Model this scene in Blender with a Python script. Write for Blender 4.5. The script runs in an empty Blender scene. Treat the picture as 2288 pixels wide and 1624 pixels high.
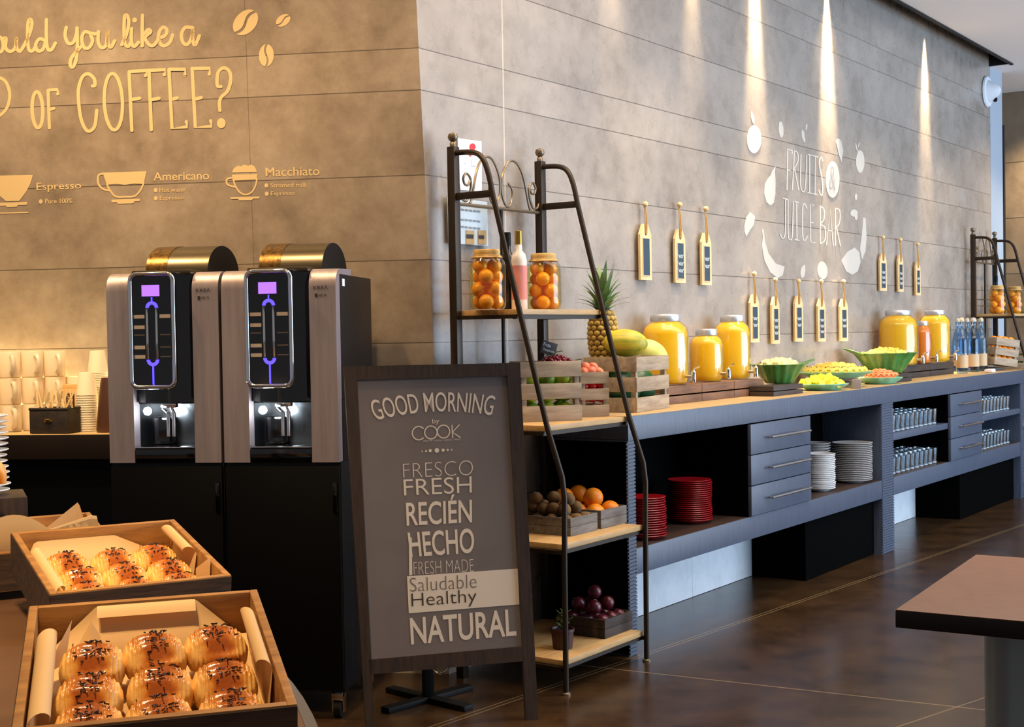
import bpy, bmesh, math, random
from mathutils import Vector, Matrix
random.seed(7)
C = bpy.context.scene.collection
sc = bpy.context.scene
# ---------------------------------------------------------------- camera
FPX, CX, CY, EYE = 3000.0, 1144.0, 812.0, 1.285
_p = math.atan(66 / FPX); _r = math.atan(0.0172)
FW = Vector((0, math.cos(_p), -math.sin(_p)))
_u0 = Vector((0, math.sin(_p), math.cos(_p)))
CR = Vector((1, 0, 0)) * math.cos(_r) - _u0 * math.sin(_r)
CU = Vector((1, 0, 0)) * math.sin(_r) + _u0 * math.cos(_r)
EYEV = Vector((0, 0, EYE))
cam_d = bpy.data.cameras.new('camera'); cam = bpy.data.objects.new('camera', cam_d); C.objects.link(cam)
cam_d.sensor_fit = 'HORIZONTAL'; cam_d.sensor_width = 36.0; cam_d.lens = FPX * 36.0 / 2288.0
cam_d.clip_start = 0.05; cam_d.clip_end = 100
cam.matrix_world = Matrix(((CR.x, CU.x, -FW.x, 0), (CR.y, CU.y, -FW.y, 0), (CR.z, CU.z, -FW.z, EYE), (0, 0, 0, 1)))
sc.camera = cam
# ---------------------------------------------------------------- frames: R runs along the juice wall, L along the coffee wall
DR = Vector((0.58017, 0.81449, 0)); NR = Vector((0.81449, -0.58017, 0)); RZR = math.atan2(DR.y, DR.x)
XL = Vector((0.98950, -0.14452, 0)); YL = Vector((0.14452, 0.98950, 0)); RZL = math.atan2(XL.y, XL.x)
WN = -3.15
ZU = Vector((0, 0, 1))
def RF(t, n, z=0): return DR * t + NR * n + ZU * z
def LF(a, b, z=0): return XL * a + YL * b + ZU * z
def ray(x, y): return FW + CR * ((x - CX) / FPX) - CU * ((y - CY) / FPX)
def hit(x, y, p0, nrm):
    r = ray(x, y); return EYEV + r * ((p0 - EYEV).dot(nrm) / r.dot(nrm))
def atz(x, y, z): return hit(x, y, ZU * z, ZU)
def atn(x, y, n): return hit(x, y, NR * n, NR)
def atb(x, y, b): return hit(x, y, YL * b, YL)
def tn(x, y, n): return atn(x, y, n).dot(DR)
# ---------------------------------------------------------------- world, lights, exposure
sc.view_settings.view_transform = 'Standard'; sc.view_settings.look = 'None'
sc.view_settings.gamma = 1.0; sc.view_settings.use_curve_mapping = False
sc.view_settings.exposure = 0.0
W = bpy.data.worlds.new('world'); sc.world = W; W.use_nodes = True
W.node_tree.nodes['Background'].inputs[0].default_value = (0.80, 0.76, 0.78, 1)
W.node_tree.nodes['Background'].inputs[1].default_value = 0.26
def look(o, d):
    o.rotation_euler = Vector(d).to_track_quat('-Z', 'Y').to_euler()
def light(name, kind, loc, d, power, col, **kw):
    l = bpy.data.lights.new(name, kind); l.energy = power; l.color = col
    for k, v in kw.items(): setattr(l, k, v)
    o = bpy.data.objects.new(name, l); o.location = loc; look(o, d); C.objects.link(o); return o
DAY = (0.46, 0.70, 1.0); WARM = (1.0, 0.70, 0.38); AMBER = (1.0, 0.65, 0.32)
light('window_daylight', 'AREA', RF(9.8, 4.2, 1.7), -NR + Vector((0, 0, -0.03)), 700, DAY, shape='RECTANGLE', size=8.0, size_y=2.4)
light('wall_fill', 'AREA', RF(6.0, 0.0, 3.3), (0, 0, -1), 190, (1.0, 0.84, 0.70), shape='RECTANGLE', size=7.0, size_y=1.6)  # added soft fill, no real fitting: general wash on the grey wall
for t, pw in ((4.35, 25), (5.25, 190), (6.02, 280), (6.75, 1200), (7.76, 2000), (9.55, 1700)):
    light('wall_washer', 'SPOT', RF(t, WN + 0.055, 3.46), -ZU - NR * 0.055, pw * 1.1, (1.0, 0.76, 0.46), spot_size=math.radians(21), spot_blend=1.0, shadow_soft_size=0.03)
    light('wall_glow', 'SPOT', RF(t, WN + 0.16, 3.40), -ZU - NR * 0.10, pw * 0.03, (1.0, 0.76, 0.46), spot_size=math.radians(62), spot_blend=1.0, shadow_soft_size=0.03)
for t, n, pw in ((4.3, -2.2, 50), (5.6, -2.2, 105), (7.0, -2.2, 100), (8.4, -2.2, 90), (9.9, -2.2, 90), (11.2, -2.2, 100)):
    light('counter_downlight', 'SPOT', RF(t, n, 3.3), -ZU - NR * 0.30, pw, (1.0, 0.80, 0.55), spot_size=math.radians(75), spot_blend=0.8, shadow_soft_size=0.05)
for a, b, pw in ((-1.15, 3.95, 95), (-1.9, 3.95, 95), (-2.6, 3.95, 165)):
    light('coffee_downlight', 'SPOT', LF(a, b, 3.3), -ZU + YL * 0.30, pw, AMBER, spot_size=math.radians(100), spot_blend=0.9, shadow_soft_size=0.06)
for x, y, pw, dy in ((-0.80, 1.65, 235, 0.22), (-1.05, 1.75, 260, 0.62)):
    light('table_spot', 'SPOT', (x, y, 3.1), (-0.02, dy, -1), pw, (1.0, 0.70, 0.38), spot_size=math.radians(60), spot_blend=0.7, shadow_soft_size=0.05)
light('back_fill', 'SPOT', RF(11.9, -2.9, 3.3), -ZU + DR * 0.3, 200, (1.0, 0.78, 0.5), spot_size=math.radians(100), spot_blend=0.9, shadow_soft_size=0.06)  # added spot that lifts the far back wall
light('ceiling_fill', 'AREA', RF(11.0, 4.0, 0.4), ZU - NR * 0.7, 260, (1.0, 0.90, 0.84), shape='RECTANGLE', size=7.0, size_y=1.5)  # added upward fill, only brightens the ceiling
light('table_spot', 'SPOT', (1.35, 2.75, 3.25), (0, 0.05, -1), 80, (1.0, 0.76, 0.5), spot_size=math.radians(70), spot_blend=0.9, shadow_soft_size=0.08)  # added warm spot for the right table top and nearby floor
light('cup_strip', 'AREA', LF(-2.75, 4.895, 0.975), ZU + YL * 0.05, 26, (1.0, 0.70, 0.30), shape='RECTANGLE', size=1.3, size_y=0.03)
light('cup_fill', 'SPOT', LF(-2.25, 3.75, 2.3), -ZU + YL * 0.70 - XL * 0.16, 80, (1.0, 0.80, 0.48), spot_size=math.radians(45), spot_blend=0.9, shadow_soft_size=0.06)  # added fill aimed at the mugs, no real fitting
# ---------------------------------------------------------------- materials
def lin(h):
    h = h.lstrip('#'); o = []
    for i in (0, 2, 4):
        v = int(h[i:i + 2], 16) / 255; o.append(v / 12.92 if v <= 0.04045 else ((v + 0.055) / 1.055) ** 2.4)
    return tuple(o) + (1,)
MATS = {}
def M(name, col, rough=0.5, metal=0.0, var=None, vs=8.0, stretch=None, bump=0.0, bs=None, coat=0.0, emit=None, es=0.0, trans=0.0, sub=0.0, spec=None):
    """principled material; var = second colour mixed in by noise, stretch = noise scale per axis (wood grain)"""
    m = bpy.data.materials.new(name); m.use_nodes = True; nt = m.node_tree; b = nt.nodes['Principled BSDF']
    c = lin(col) if isinstance(col, str) else tuple(col) + (1,)
    b.inputs['Base Color'].default_value = c; b.inputs['Roughness'].default_value = rough; b.inputs['Metallic'].default_value = metal
    if coat: b.inputs['Coat Weight'].default_value = coat; b.inputs['Coat Roughness'].default_value = 0.08
    if spec is not None: b.inputs['Specular IOR Level'].default_value = spec
    if emit: b.inputs['Emission Color'].default_value = lin(emit); b.inputs['Emission Strength'].default_value = es
    if sub: b.inputs['Subsurface Weight'].default_value = sub; b.inputs['Subsurface Radius'].default_value = (0.02, 0.012, 0.006); b.inputs['Subsurface Scale'].default_value = 0.6
    if var or bump:
        tc = nt.nodes.new('ShaderNodeTexCoord'); mp = nt.nodes.new('ShaderNodeMapping'); nz = nt.nodes.new('ShaderNodeTexNoise')
        nt.links.new(tc.outputs['Object'], mp.inputs[0]); nt.links.new(mp.outputs[0], nz.inputs['Vector'])
        if stretch: mp.inputs['Scale'].default_value = stretch
        nz.inputs['Scale'].default_value = vs; nz.inputs['Detail'].default_value = 6; nz.inputs['Roughness'].default_value = 0.62
        if var:
            rp = nt.nodes.new('ShaderNodeValToRGB'); rp.color_ramp.elements[0].position = 0.36; rp.color_ramp.elements[1].position = 0.66
            rp.color_ramp.elements[0].color = c; rp.color_ramp.elements[1].color = lin(var)
            nt.links.new(nz.outputs['Fac'], rp.inputs[0]); nt.links.new(rp.outputs[0], b.inputs['Base Color'])
        if bump:
            bp = nt.nodes.new('ShaderNodeBump'); bp.inputs['Strength'].default_value = bump; bp.inputs['Distance'].default_value = 0.004
            src = nz
            if bs:
                src = nt.nodes.new('ShaderNodeTexNoise'); src.inputs['Scale'].default_value = bs; nt.links.new(mp.outputs[0], src.inputs['Vector'])
            nt.links.new(src.outputs['Fac'], bp.inputs['Height']); nt.links.new(bp.outputs[0], b.inputs['Normal'])
    if trans:
        out = nt.nodes['Material Output']; tr = nt.nodes.new('ShaderNodeBsdfTranslucent'); tr.inputs[0].default_value = c
        mx = nt.nodes.new('ShaderNodeMixShader'); mx.inputs[0].default_value = trans
        nt.links.new(b.outputs[0], mx.inputs[1]); nt.links.new(tr.outputs[0], mx.inputs[2]); nt.links.new(mx.outputs[0], out.inputs[0])
    MATS[name] = m; return m
def thin_glass(name, tint, refl=1.0, rough=0.03):
    m = bpy.data.materials.new(name); m.use_nodes = True; nt = m.node_tree; nt.nodes.remove(nt.nodes['Principled BSDF'])
    out = nt.nodes['Material Output']; t = nt.nodes.new('ShaderNodeBsdfTransparent'); g = nt.nodes.new('ShaderNodeBsdfGlossy'); f = nt.nodes.new('ShaderNodeLayerWeight'); pw = nt.nodes.new('ShaderNodeMath'); pw.operation = 'POWER'; pw.inputs[1].default_value = 4.0; ad = nt.nodes.new('ShaderNodeMath'); ad.operation = 'MULTIPLY_ADD'; ad.inputs[1].default_value = 0.9; ad.inputs[2].default_value = 0.04
    mu = nt.nodes.new('ShaderNodeMath'); mu.operation = 'MULTIPLY'; mu.inputs[1].default_value = refl
    t.inputs[0].default_value = tuple(tint) + (1,); g.inputs['Roughness'].default_value = rough; f.inputs[0].default_value = 0.5; nt.links.new(f.outputs['Facing'], pw.inputs[0]); nt.links.new(pw.outputs[0], ad.inputs[0])
    mx = nt.nodes.new('ShaderNodeMixShader'); nt.links.new(ad.outputs[0], mu.inputs[0]); nt.links.new(mu.outputs[0], mx.inputs[0])
    nt.links.new(t.outputs[0], mx.inputs[1]); nt.links.new(g.outputs[0], mx.inputs[2]); nt.links.new(mx.outputs[0], out.inputs[0])
    MATS[name] = m; return m
def N(nt, kind, **kw):
    n = nt.nodes.new(kind)
    for k, v in kw.items(): setattr(n, k, v)
    return n
def math_node(nt, op, a, b=None, c=None):
    n = N(nt, 'ShaderNodeMath', operation=op)
    for i, v in enumerate((a, b, c)):
        if v is None: continue
        if hasattr(v, 'links'): nt.links.new(v, n.inputs[i])
        else: n.inputs[i].default_value = v
    return n.outputs[0]
def concrete(name, c1, c2, c3, rough, joints, eps, vert=None, dark='#2b2521'):
    """grey stone-look boards: mottled colour, thin horizontal joints at fixed heights"""
    m = bpy.data.materials.new(name); m.use_nodes = True; nt = m.node_tree; b = nt.nodes['Principled BSDF']; L = nt.links.new
    geo = N(nt, 'ShaderNodeNewGeometry'); sp = N(nt, 'ShaderNodeSeparateXYZ'); L(geo.outputs['Position'], sp.inputs[0])
    n1 = N(nt, 'ShaderNodeTexNoise'); n1.inputs['Scale'].default_value = 2.6; n1.inputs['Detail'].default_value = 8; n1.inputs['Roughness'].default_value = 0.68
    n2 = N(nt, 'ShaderNodeTexNoise'); n2.inputs['Scale'].default_value = 9; n2.inputs['Detail'].default_value = 7; n2.inputs['Roughness'].default_value = 0.7
    n3 = N(nt, 'ShaderNodeTexNoise'); n3.inputs['Scale'].default_value = 60; n3.inputs['Detail'].default_value = 3
    # each board shifts the pattern: board index from the joints below this height
    acc = None
    for z in joints:
        s = math_node(nt, 'GREATER_THAN', sp.outputs['Z'], z)
        acc = s if acc is None else math_node(nt, 'ADD', acc, s)
    cmb = N(nt, 'ShaderNodeCombineXYZ'); L(math_node(nt, 'MULTIPLY', acc, 3.7), cmb.inputs[0]); L(math_node(nt, 'MULTIPLY', acc, 1.9), cmb.inputs[1])
    va = N(nt, 'ShaderNodeVectorMath', operation='ADD'); L(geo.outputs['Position'], va.inputs[0]); L(cmb.outputs[0], va.inputs[1])
    for n in (n1, n2, n3): L(va.outputs[0], n.inputs['Vector'])
    mixed = math_node(nt, 'ADD', math_node(nt, 'MULTIPLY', n1.outputs['Fac'], 0.62), math_node(nt, 'MULTIPLY', n2.outputs['Fac'], 0.38))
    rp = N(nt, 'ShaderNodeValToRGB'); e = rp.color_ramp.elements; e[0].position = 0.32; e[0].color = lin(c1); e[1].position = 0.68; e[1].color = lin(c3)
    k = rp.color_ramp.elements.new(0.49); k.color = lin(c2); L(mixed, rp.inputs[0])
    sp2 = N(nt, 'ShaderNodeValToRGB'); sp2.color_ramp.elements[0].position = 0.70; sp2.color_ramp.elements[1].position = 0.78; L(n2.outputs['Fac'], sp2.inputs[0])
    mxs = N(nt, 'ShaderNodeMixRGB'); mxs.inputs[2].default_value = lin(c1); L(math_node(nt, 'MULTIPLY', sp2.outputs[0], 0.10), mxs.inputs[0]); L(rp.outputs[0], mxs.inputs[1])
    jl = None
    for z in joints:
        s = math_node(nt, 'COMPARE', sp.outputs['Z'], z, eps)
        jl = s if jl is None else math_node(nt, 'MAXIMUM', jl, s)
    mj = N(nt, 'ShaderNodeMixRGB'); mj.inputs[2].default_value = lin(dark); L(math_node(nt, 'MULTIPLY', jl, 0.75), mj.inputs[0]); L(mxs.outputs[0], mj.inputs[1])
    last = mj
    for (vec, val, e2, colr) in (vert or []):
        dt = N(nt, 'ShaderNodeVectorMath', operation='DOT_PRODUCT'); L(geo.outputs['Position'], dt.inputs[0]); dt.inputs[1].default_value = vec
        s = math_node(nt, 'COMPARE', dt.outputs['Value'], val, e2)
        mv = N(nt, 'ShaderNodeMixRGB'); mv.inputs[2].default_value = lin(colr); L(math_node(nt, 'MULTIPLY', s, 0.6), mv.inputs[0]); L(last.outputs[0], mv.inputs[1]); last = mv
    L(last.outputs[0], b.inputs['Base Color']); b.inputs['Roughness'].default_value = rough
    rr = N(nt, 'ShaderNodeMapRange'); L(n2.outputs['Fac'], rr.inputs[0]); rr.inputs[3].default_value = rough - 0.06; rr.inputs[4].default_value = rough + 0.08; L(rr.outputs[0], b.inputs['Roughness'])
    bp = N(nt, 'ShaderNodeBump'); bp.inputs['Strength'].default_value = 0.06; bp.inputs['Distance'].default_value = 0.002; L(n3.outputs['Fac'], bp.inputs['Height']); L(bp.outputs[0], b.inputs['Normal'])
    MATS[name] = m; return m
JO = [0.63, 0.95, 1.258, 1.567, 1.880, 2.192, 2.345, 2.655, 2.965, 3.12]
concrete('stone_boards', '#7d746c', '#968d84', '#a99f95', 0.27, JO, 0.0019, vert=[(tuple(DR), 4.395, 0.004, '#cfc3ae')])
concrete('stone_boards_left', '#75695c', '#96897a', '#b0a495', 0.42, JO, 0.0017, vert=[(tuple(XL), -1.70, 0.0012, '#4a4038')])
concrete('back_boards', '#6b5b4a', '#85735e', '#96846c', 0.5, [0.4, 0.9, 1.4, 1.75, 2.25, 2.75], 0.004)
concrete('plinth_stone', '#c3c8cb', '#d9dde0', '#e8ebec', 0.35, [9.0], 0.001, vert=[(tuple(DR), 5.75, 0.002, '#777b80')])
def floor_mat():
    m = bpy.data.materials.new('brown_floor_tiles'); m.use_nodes = True; nt = m.node_tree; b = nt.nodes['Principled BSDF']; L = nt.links.new
    geo = N(nt, 'ShaderNodeNewGeometry')
    n1 = N(nt, 'ShaderNodeTexNoise'); n1.inputs['Scale'].default_value = 5; n1.inputs['Detail'].default_value = 8; n1.inputs['Roughness'].default_value = 0.7
    n2 = N(nt, 'ShaderNodeTexNoise'); n2.inputs['Scale'].default_value = 90; n2.inputs['Detail'].default_value = 2
    for n in (n1, n2): L(geo.outputs['Position'], n.inputs['Vector'])
    rp = N(nt, 'ShaderNodeValToRGB'); e = rp.color_ramp.elements; e[0].position = 0.33; e[0].color = lin('#261a10'); e[1].position = 0.68; e[1].color = lin('#44301c'); L(n1.outputs['Fac'], rp.inputs[0])
    s2 = N(nt, 'ShaderNodeValToRGB'); s2.color_ramp.elements[0].position = 0.66; s2.color_ramp.elements[1].position = 0.74; L(n2.outputs['Fac'], s2.inputs[0])
    mx = N(nt, 'ShaderNodeMixRGB'); mx.inputs[2].default_value = lin('#7a6244'); L(math_node(nt, 'MULTIPLY', s2.outputs[0], 0.35), mx.inputs[0]); L(rp.outputs[0], mx.inputs[1])
    last = mx
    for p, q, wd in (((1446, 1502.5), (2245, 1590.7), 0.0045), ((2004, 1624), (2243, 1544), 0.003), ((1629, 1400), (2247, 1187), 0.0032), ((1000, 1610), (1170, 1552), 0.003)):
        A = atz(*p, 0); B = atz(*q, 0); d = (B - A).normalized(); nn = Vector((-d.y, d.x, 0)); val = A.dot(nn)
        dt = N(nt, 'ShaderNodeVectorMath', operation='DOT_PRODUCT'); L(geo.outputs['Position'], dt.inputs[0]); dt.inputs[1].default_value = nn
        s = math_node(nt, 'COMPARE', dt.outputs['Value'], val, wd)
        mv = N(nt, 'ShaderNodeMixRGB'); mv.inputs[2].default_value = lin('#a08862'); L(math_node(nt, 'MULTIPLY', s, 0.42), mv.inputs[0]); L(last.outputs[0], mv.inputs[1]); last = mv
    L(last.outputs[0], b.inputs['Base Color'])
    rr = N(nt, 'ShaderNodeMapRange'); L(n1.outputs['Fac'], rr.inputs[0]); rr.inputs[3].default_value = 0.16; rr.inputs[4].default_value = 0.30; L(rr.outputs[0], b.inputs['Roughness'])
    MATS['floor'] = m
floor_mat()
M('ceiling_white', '#f1ebe7', 0.8); M('slot_black', '#050505', 0.7); M('white_plaster', '#d4d9e0', 0.7); M('pale_plaster', '#9fabb8', 0.7); M('dark_edge', '#1c1815', 0.6)
M('vinyl_cream', '#d9c292', 0.6); M('vinyl_white', '#bdb7ad', 0.55); M('vinyl_bone', '#cdc1b3', 0.6); M('vinyl_grey', '#8f8d8b', 0.5)
M('counter_blue', '#3f4859', 0.42, var='#4b5567', vs=14, stretch=(9, 9, 0.7), bump=0.05)
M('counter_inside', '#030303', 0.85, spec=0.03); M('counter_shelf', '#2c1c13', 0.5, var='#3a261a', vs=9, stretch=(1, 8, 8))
M('counter_top', '#c7a878', 0.45, var='#b2915f', vs=10, stretch=(1, 9, 9))
M('dark_steel', '#6f7478', 0.22, 1.0); M('steel', '#c9c9c9', 0.28, 1.0); M('chrome', '#e6e6e6', 0.07, 1.0); M('lid_steel', '#cfd2d6', 0.38, 0.75); M('gold_cap', '#b08a3c', 0.3, 0.9)
M('brushed', '#aca2a7', 0.45, 0.7, var='#9f959b', vs=60, stretch=(1, 1, 0.06))
M('bronze', '#6a6250', 0.30, 0.9); M('bronze_pattern', '#8a6a34', 0.3, 0.8, var='#3b2c16', vs=60)
M('gloss_black', '#050506', 0.10, coat=0.5); M('matte_black', '#060606', 0.6, spec=0.2); M('fascia_dark', '#150b07', 0.55, spec=0.2); M('side_dark', '#08090c', 0.4, spec=0.3); M('cabinet_black', '#040405', 0.5, spec=0.12)
M('screen_violet', '#000000', 0.3, emit='#b070ff', es=1.5); M('led_blue', '#000000', 0.3, emit='#4a3cff', es=3.2); M('led_white', '#ffffff', 0.3, emit='#f2fbff', es=60)
M('sticker', '#b9aca3', 0.6); M('sticker_dim', '#5a524e', 0.6); M('ink_dark', '#2f2a27', 0.6); M('paper_white', '#e9eef0', 0.6)
M('wood_dark', '#36261a', 0.5, var='#241811', vs=7, stretch=(14, 14, 1), bump=0.12)
M('board_grey', '#6b6361', 0.5, var='#655d5c', vs=4)
M('rack_metal', '#30261c', 0.42, 0.55); M('rack_bright', '#7d6f5b', 0.35, 0.7)
M('shelf_wood', '#c3a06c', 0.5, var='#b08a55', vs=10, stretch=(1, 9, 9))
M('crate_wood', '#b09c82', 0.65, var='#8f7a60', vs=6, stretch=(1.2, 9, 9), bump=0.15); M('crate_grey', '#7d746a', 0.7, var='#5c544b', vs=6, stretch=(1.2, 9, 9), bump=0.15)
M('crate_brown', '#7a5537', 0.65, var='#5e3f28', vs=6, stretch=(1.2, 9, 9), bump=0.15); M('crate_old', '#3d2f24', 0.7, var='#2a2019', vs=6, stretch=(1.5, 9, 9), bump=0.2)
M('box_wood', '#a9793e', 0.55, var='#82572a', vs=5, stretch=(1.3, 9, 9), bump=0.2); M('box_outer', '#4c3522', 0.7, var='#2c1e13', vs=6, stretch=(1.5, 12, 12), bump=0.35)
M('kraft', '#dbb57e', 0.75, trans=0.12); M('table_brown', '#6b4c34', 0.35, var='#5b3f2b', vs=3); M('table_rim', '#8a857d', 0.35, 0.8)
M('right_table_top', '#85583a', 0.5, var='#7a5034', vs=30); M('right_table_edge', '#1d0f0b', 0.5); M('column_grey', '#a9b4b6', 0.4, 0.4)
M('porcelain', '#efe4cf', 0.25, trans=0.45); M('plate_white', '#ececec', 0.25); M('plate_grey', '#b9b6b4', 0.3); M('plate_red', '#a3141c', 0.3, coat=0.3); M('paper_cup', '#efe3cc', 0.7, trans=0.3)
M('tan_bag', '#cda66a', 0.7); M('label_black', '#2a211a', 0.6); M('wicker', '#2a1b10', 0.7, var='#120b06', vs=55, bump=0.5); M('stirrer', '#d8b988', 0.7); M('brown_jug', '#4a2c1a', 0.4)
M('juice', '#ffcf12', 0.35, coat=0.5, trans=0.3); M('juice_carrot', '#f78a1c', 0.35, coat=0.6, trans=0.2); M('peach', '#ffc040', 0.3, coat=0.5, var='#fbae26', vs=6, trans=0.25); M('syrup', '#f29a1a', 0.2)
M('cloth_tan', '#c9a869', 0.8, var='#a98648', vs=30); M('lime', '#d3e048', 0.35, var='#a2bf2c', vs=9); M('lime_dark', '#7fa02a', 0.4, var='#66861f', vs=9)
M('orange', '#fb9412', 0.45, var='#f38606', vs=9, bump=0.1, bs=220); M('kiwi', '#7b5a30', 0.85, var='#654622', vs=30); M('plum', '#4a1626', 0.3, var='#6b1a24', vs=10); M('grape', '#6a1020', 0.25); M('pink_citrus', '#f07858', 0.4, var='#f59a70', vs=20); M('tomato', '#c51d18', 0.25)
M('melon', '#d8c033', 0.5, var='#7d8a1e', vs=5, stretch=(0.6, 6, 6), bump=0.1); M('melon_pale', '#e5d77c', 0.5, var='#b9bd5a', vs=6); M('watermelon', '#2f6a34', 0.4, var='#12401d', vs=7, stretch=(0.6, 5, 5))
M('pine_eye', '#c9a548', 0.5, var='#8f7128', vs=40); M('pine_body', '#5e471c', 0.6, var='#3f3012', vs=30); M('pine_leaf', '#8aa468', 0.5, var='#5d7c4c', vs=8); M('stem_green', '#4d5a26', 0.6)
M('bowl_green', '#568f40', 0.35, var='#38702f', vs=6, stretch=(6, 6, 1), coat=0.3); M('plate_turquoise', '#7fc4a4', 0.25, coat=0.3); M('fruit_white', '#ece3a2', 0.45, sub=0.2); M('fruit_yellow', '#f6dc3a', 0.45, sub=0.2); M('fruit_pale', '#ecd15e', 0.45, sub=0.2); M('papaya', '#f2854a', 0.45, var='#f0a06a', vs=12); M('seed', '#2a2410', 0.5)
M('dark_riser', '#3b2f28', 0.6, var='#2c221c', vs=7, stretch=(1, 9, 9)); M('block_grey', '#8d8580', 0.7); M('tag_wood', '#e3c796', 0.6, var='#d3b27c', vs=9); M('chalk_slate', '#2e3f50', 0.35); M('rope', '#b58d4f', 0.9); M('chalk', '#c9d2d8', 0.8)
M('pastry', '#d98a2e', 0.42, var='#eeb55c', vs=16, bump=0.25, coat=0.15)
def pastry_mat():
    """layered dough: pale at the rolled ends, baked brown and glazed across the middle"""
    m = bpy.data.materials.new('pastry_layers'); m.use_nodes = True; nt = m.node_tree; b = nt.nodes['Principled BSDF']; L = nt.links.new
    tc = N(nt, 'ShaderNodeTexCoord'); sp = N(nt, 'ShaderNodeSeparateXYZ'); L(tc.outputs['Object'], sp.inputs[0])
    nz = N(nt, 'ShaderNodeTexNoise'); nz.inputs['Scale'].default_value = 45; nz.inputs['Detail'].default_value = 5; L(tc.outputs['Object'], nz.inputs['Vector'])
    n2 = N(nt, 'ShaderNodeTexNoise'); n2.inputs['Scale'].default_value = 130; n2.inputs['Detail'].default_value = 3; L(tc.outputs['Object'], n2.inputs['Vector'])
    ax = math_node(nt, 'ABSOLUTE', sp.outputs['X']); v = math_node(nt, 'MULTIPLY_ADD', ax, 17.0, math_node(nt, 'MULTIPLY_ADD', nz.outputs['Fac'], 1.1, -0.27))
    v = math_node(nt, 'SUBTRACT', v, math_node(nt, 'MULTIPLY', sp.outputs['Z'], 5.0))
    rp = N(nt, 'ShaderNodeValToRGB'); e = rp.color_ramp.elements; e[0].position = 0.16; e[0].color = lin('#a8571a'); e[1].position = 0.86; e[1].color = lin('#f0c06a')
    for p, c in ((0.34, '#c87624'), (0.52, '#dd9a3c')): k = e.new(p); k.color = lin(c)
    L(v, rp.inputs[0]); L(rp.outputs[0], b.inputs['Base Color'])
    r2 = N(nt, 'ShaderNodeMapRange'); r2.inputs[1].default_value = 0.3; r2.inputs[2].default_value = 0.7; r2.inputs[3].default_value = 0.2; r2.inputs[4].default_value = 0.5; L(v, r2.inputs[0]); L(r2.outputs[0], b.inputs['Roughness'])
    b.inputs['Coat Weight'].default_value = 0.35; b.inputs['Coat Roughness'].default_value = 0.15
    bp = N(nt, 'ShaderNodeBump'); bp.inputs['Strength'].default_value = 0.35; bp.inputs['Distance'].default_value = 0.003; L(n2.outputs['Fac'], bp.inputs['Height']); L(bp.outputs[0], b.inputs['Normal'])
    MATS['pastry_layers'] = m
pastry_mat()
M('sprinkle', '#2a120a', 0.25, coat=0.4)
M('bottle_dark', '#0d0f10', 0.15); M('bottle_milky', '#e6d9cc', 0.25); M('bottle_label', '#cf8478', 0.6); M('bottle_label_green', '#9fb79a', 0.6); M('pot_dark', '#3a1412', 0.5); M('petal', '#4a2a6e', 0.6); M('napkin', '#f3e4e2', 0.8)
thin_glass('glass', (0.93, 0.95, 0.95)); thin_glass('glass_blue', (0.55, 0.76, 0.95), 1.2); thin_glass('glass_clear', (0.90, 0.93, 0.95), 2.0, 0.12); M('base_glint', '#e8f0f4', 0.15, trans=0.3); thin_glass('acrylic', (0.93, 0.96, 0.98), 1.0)
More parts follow.
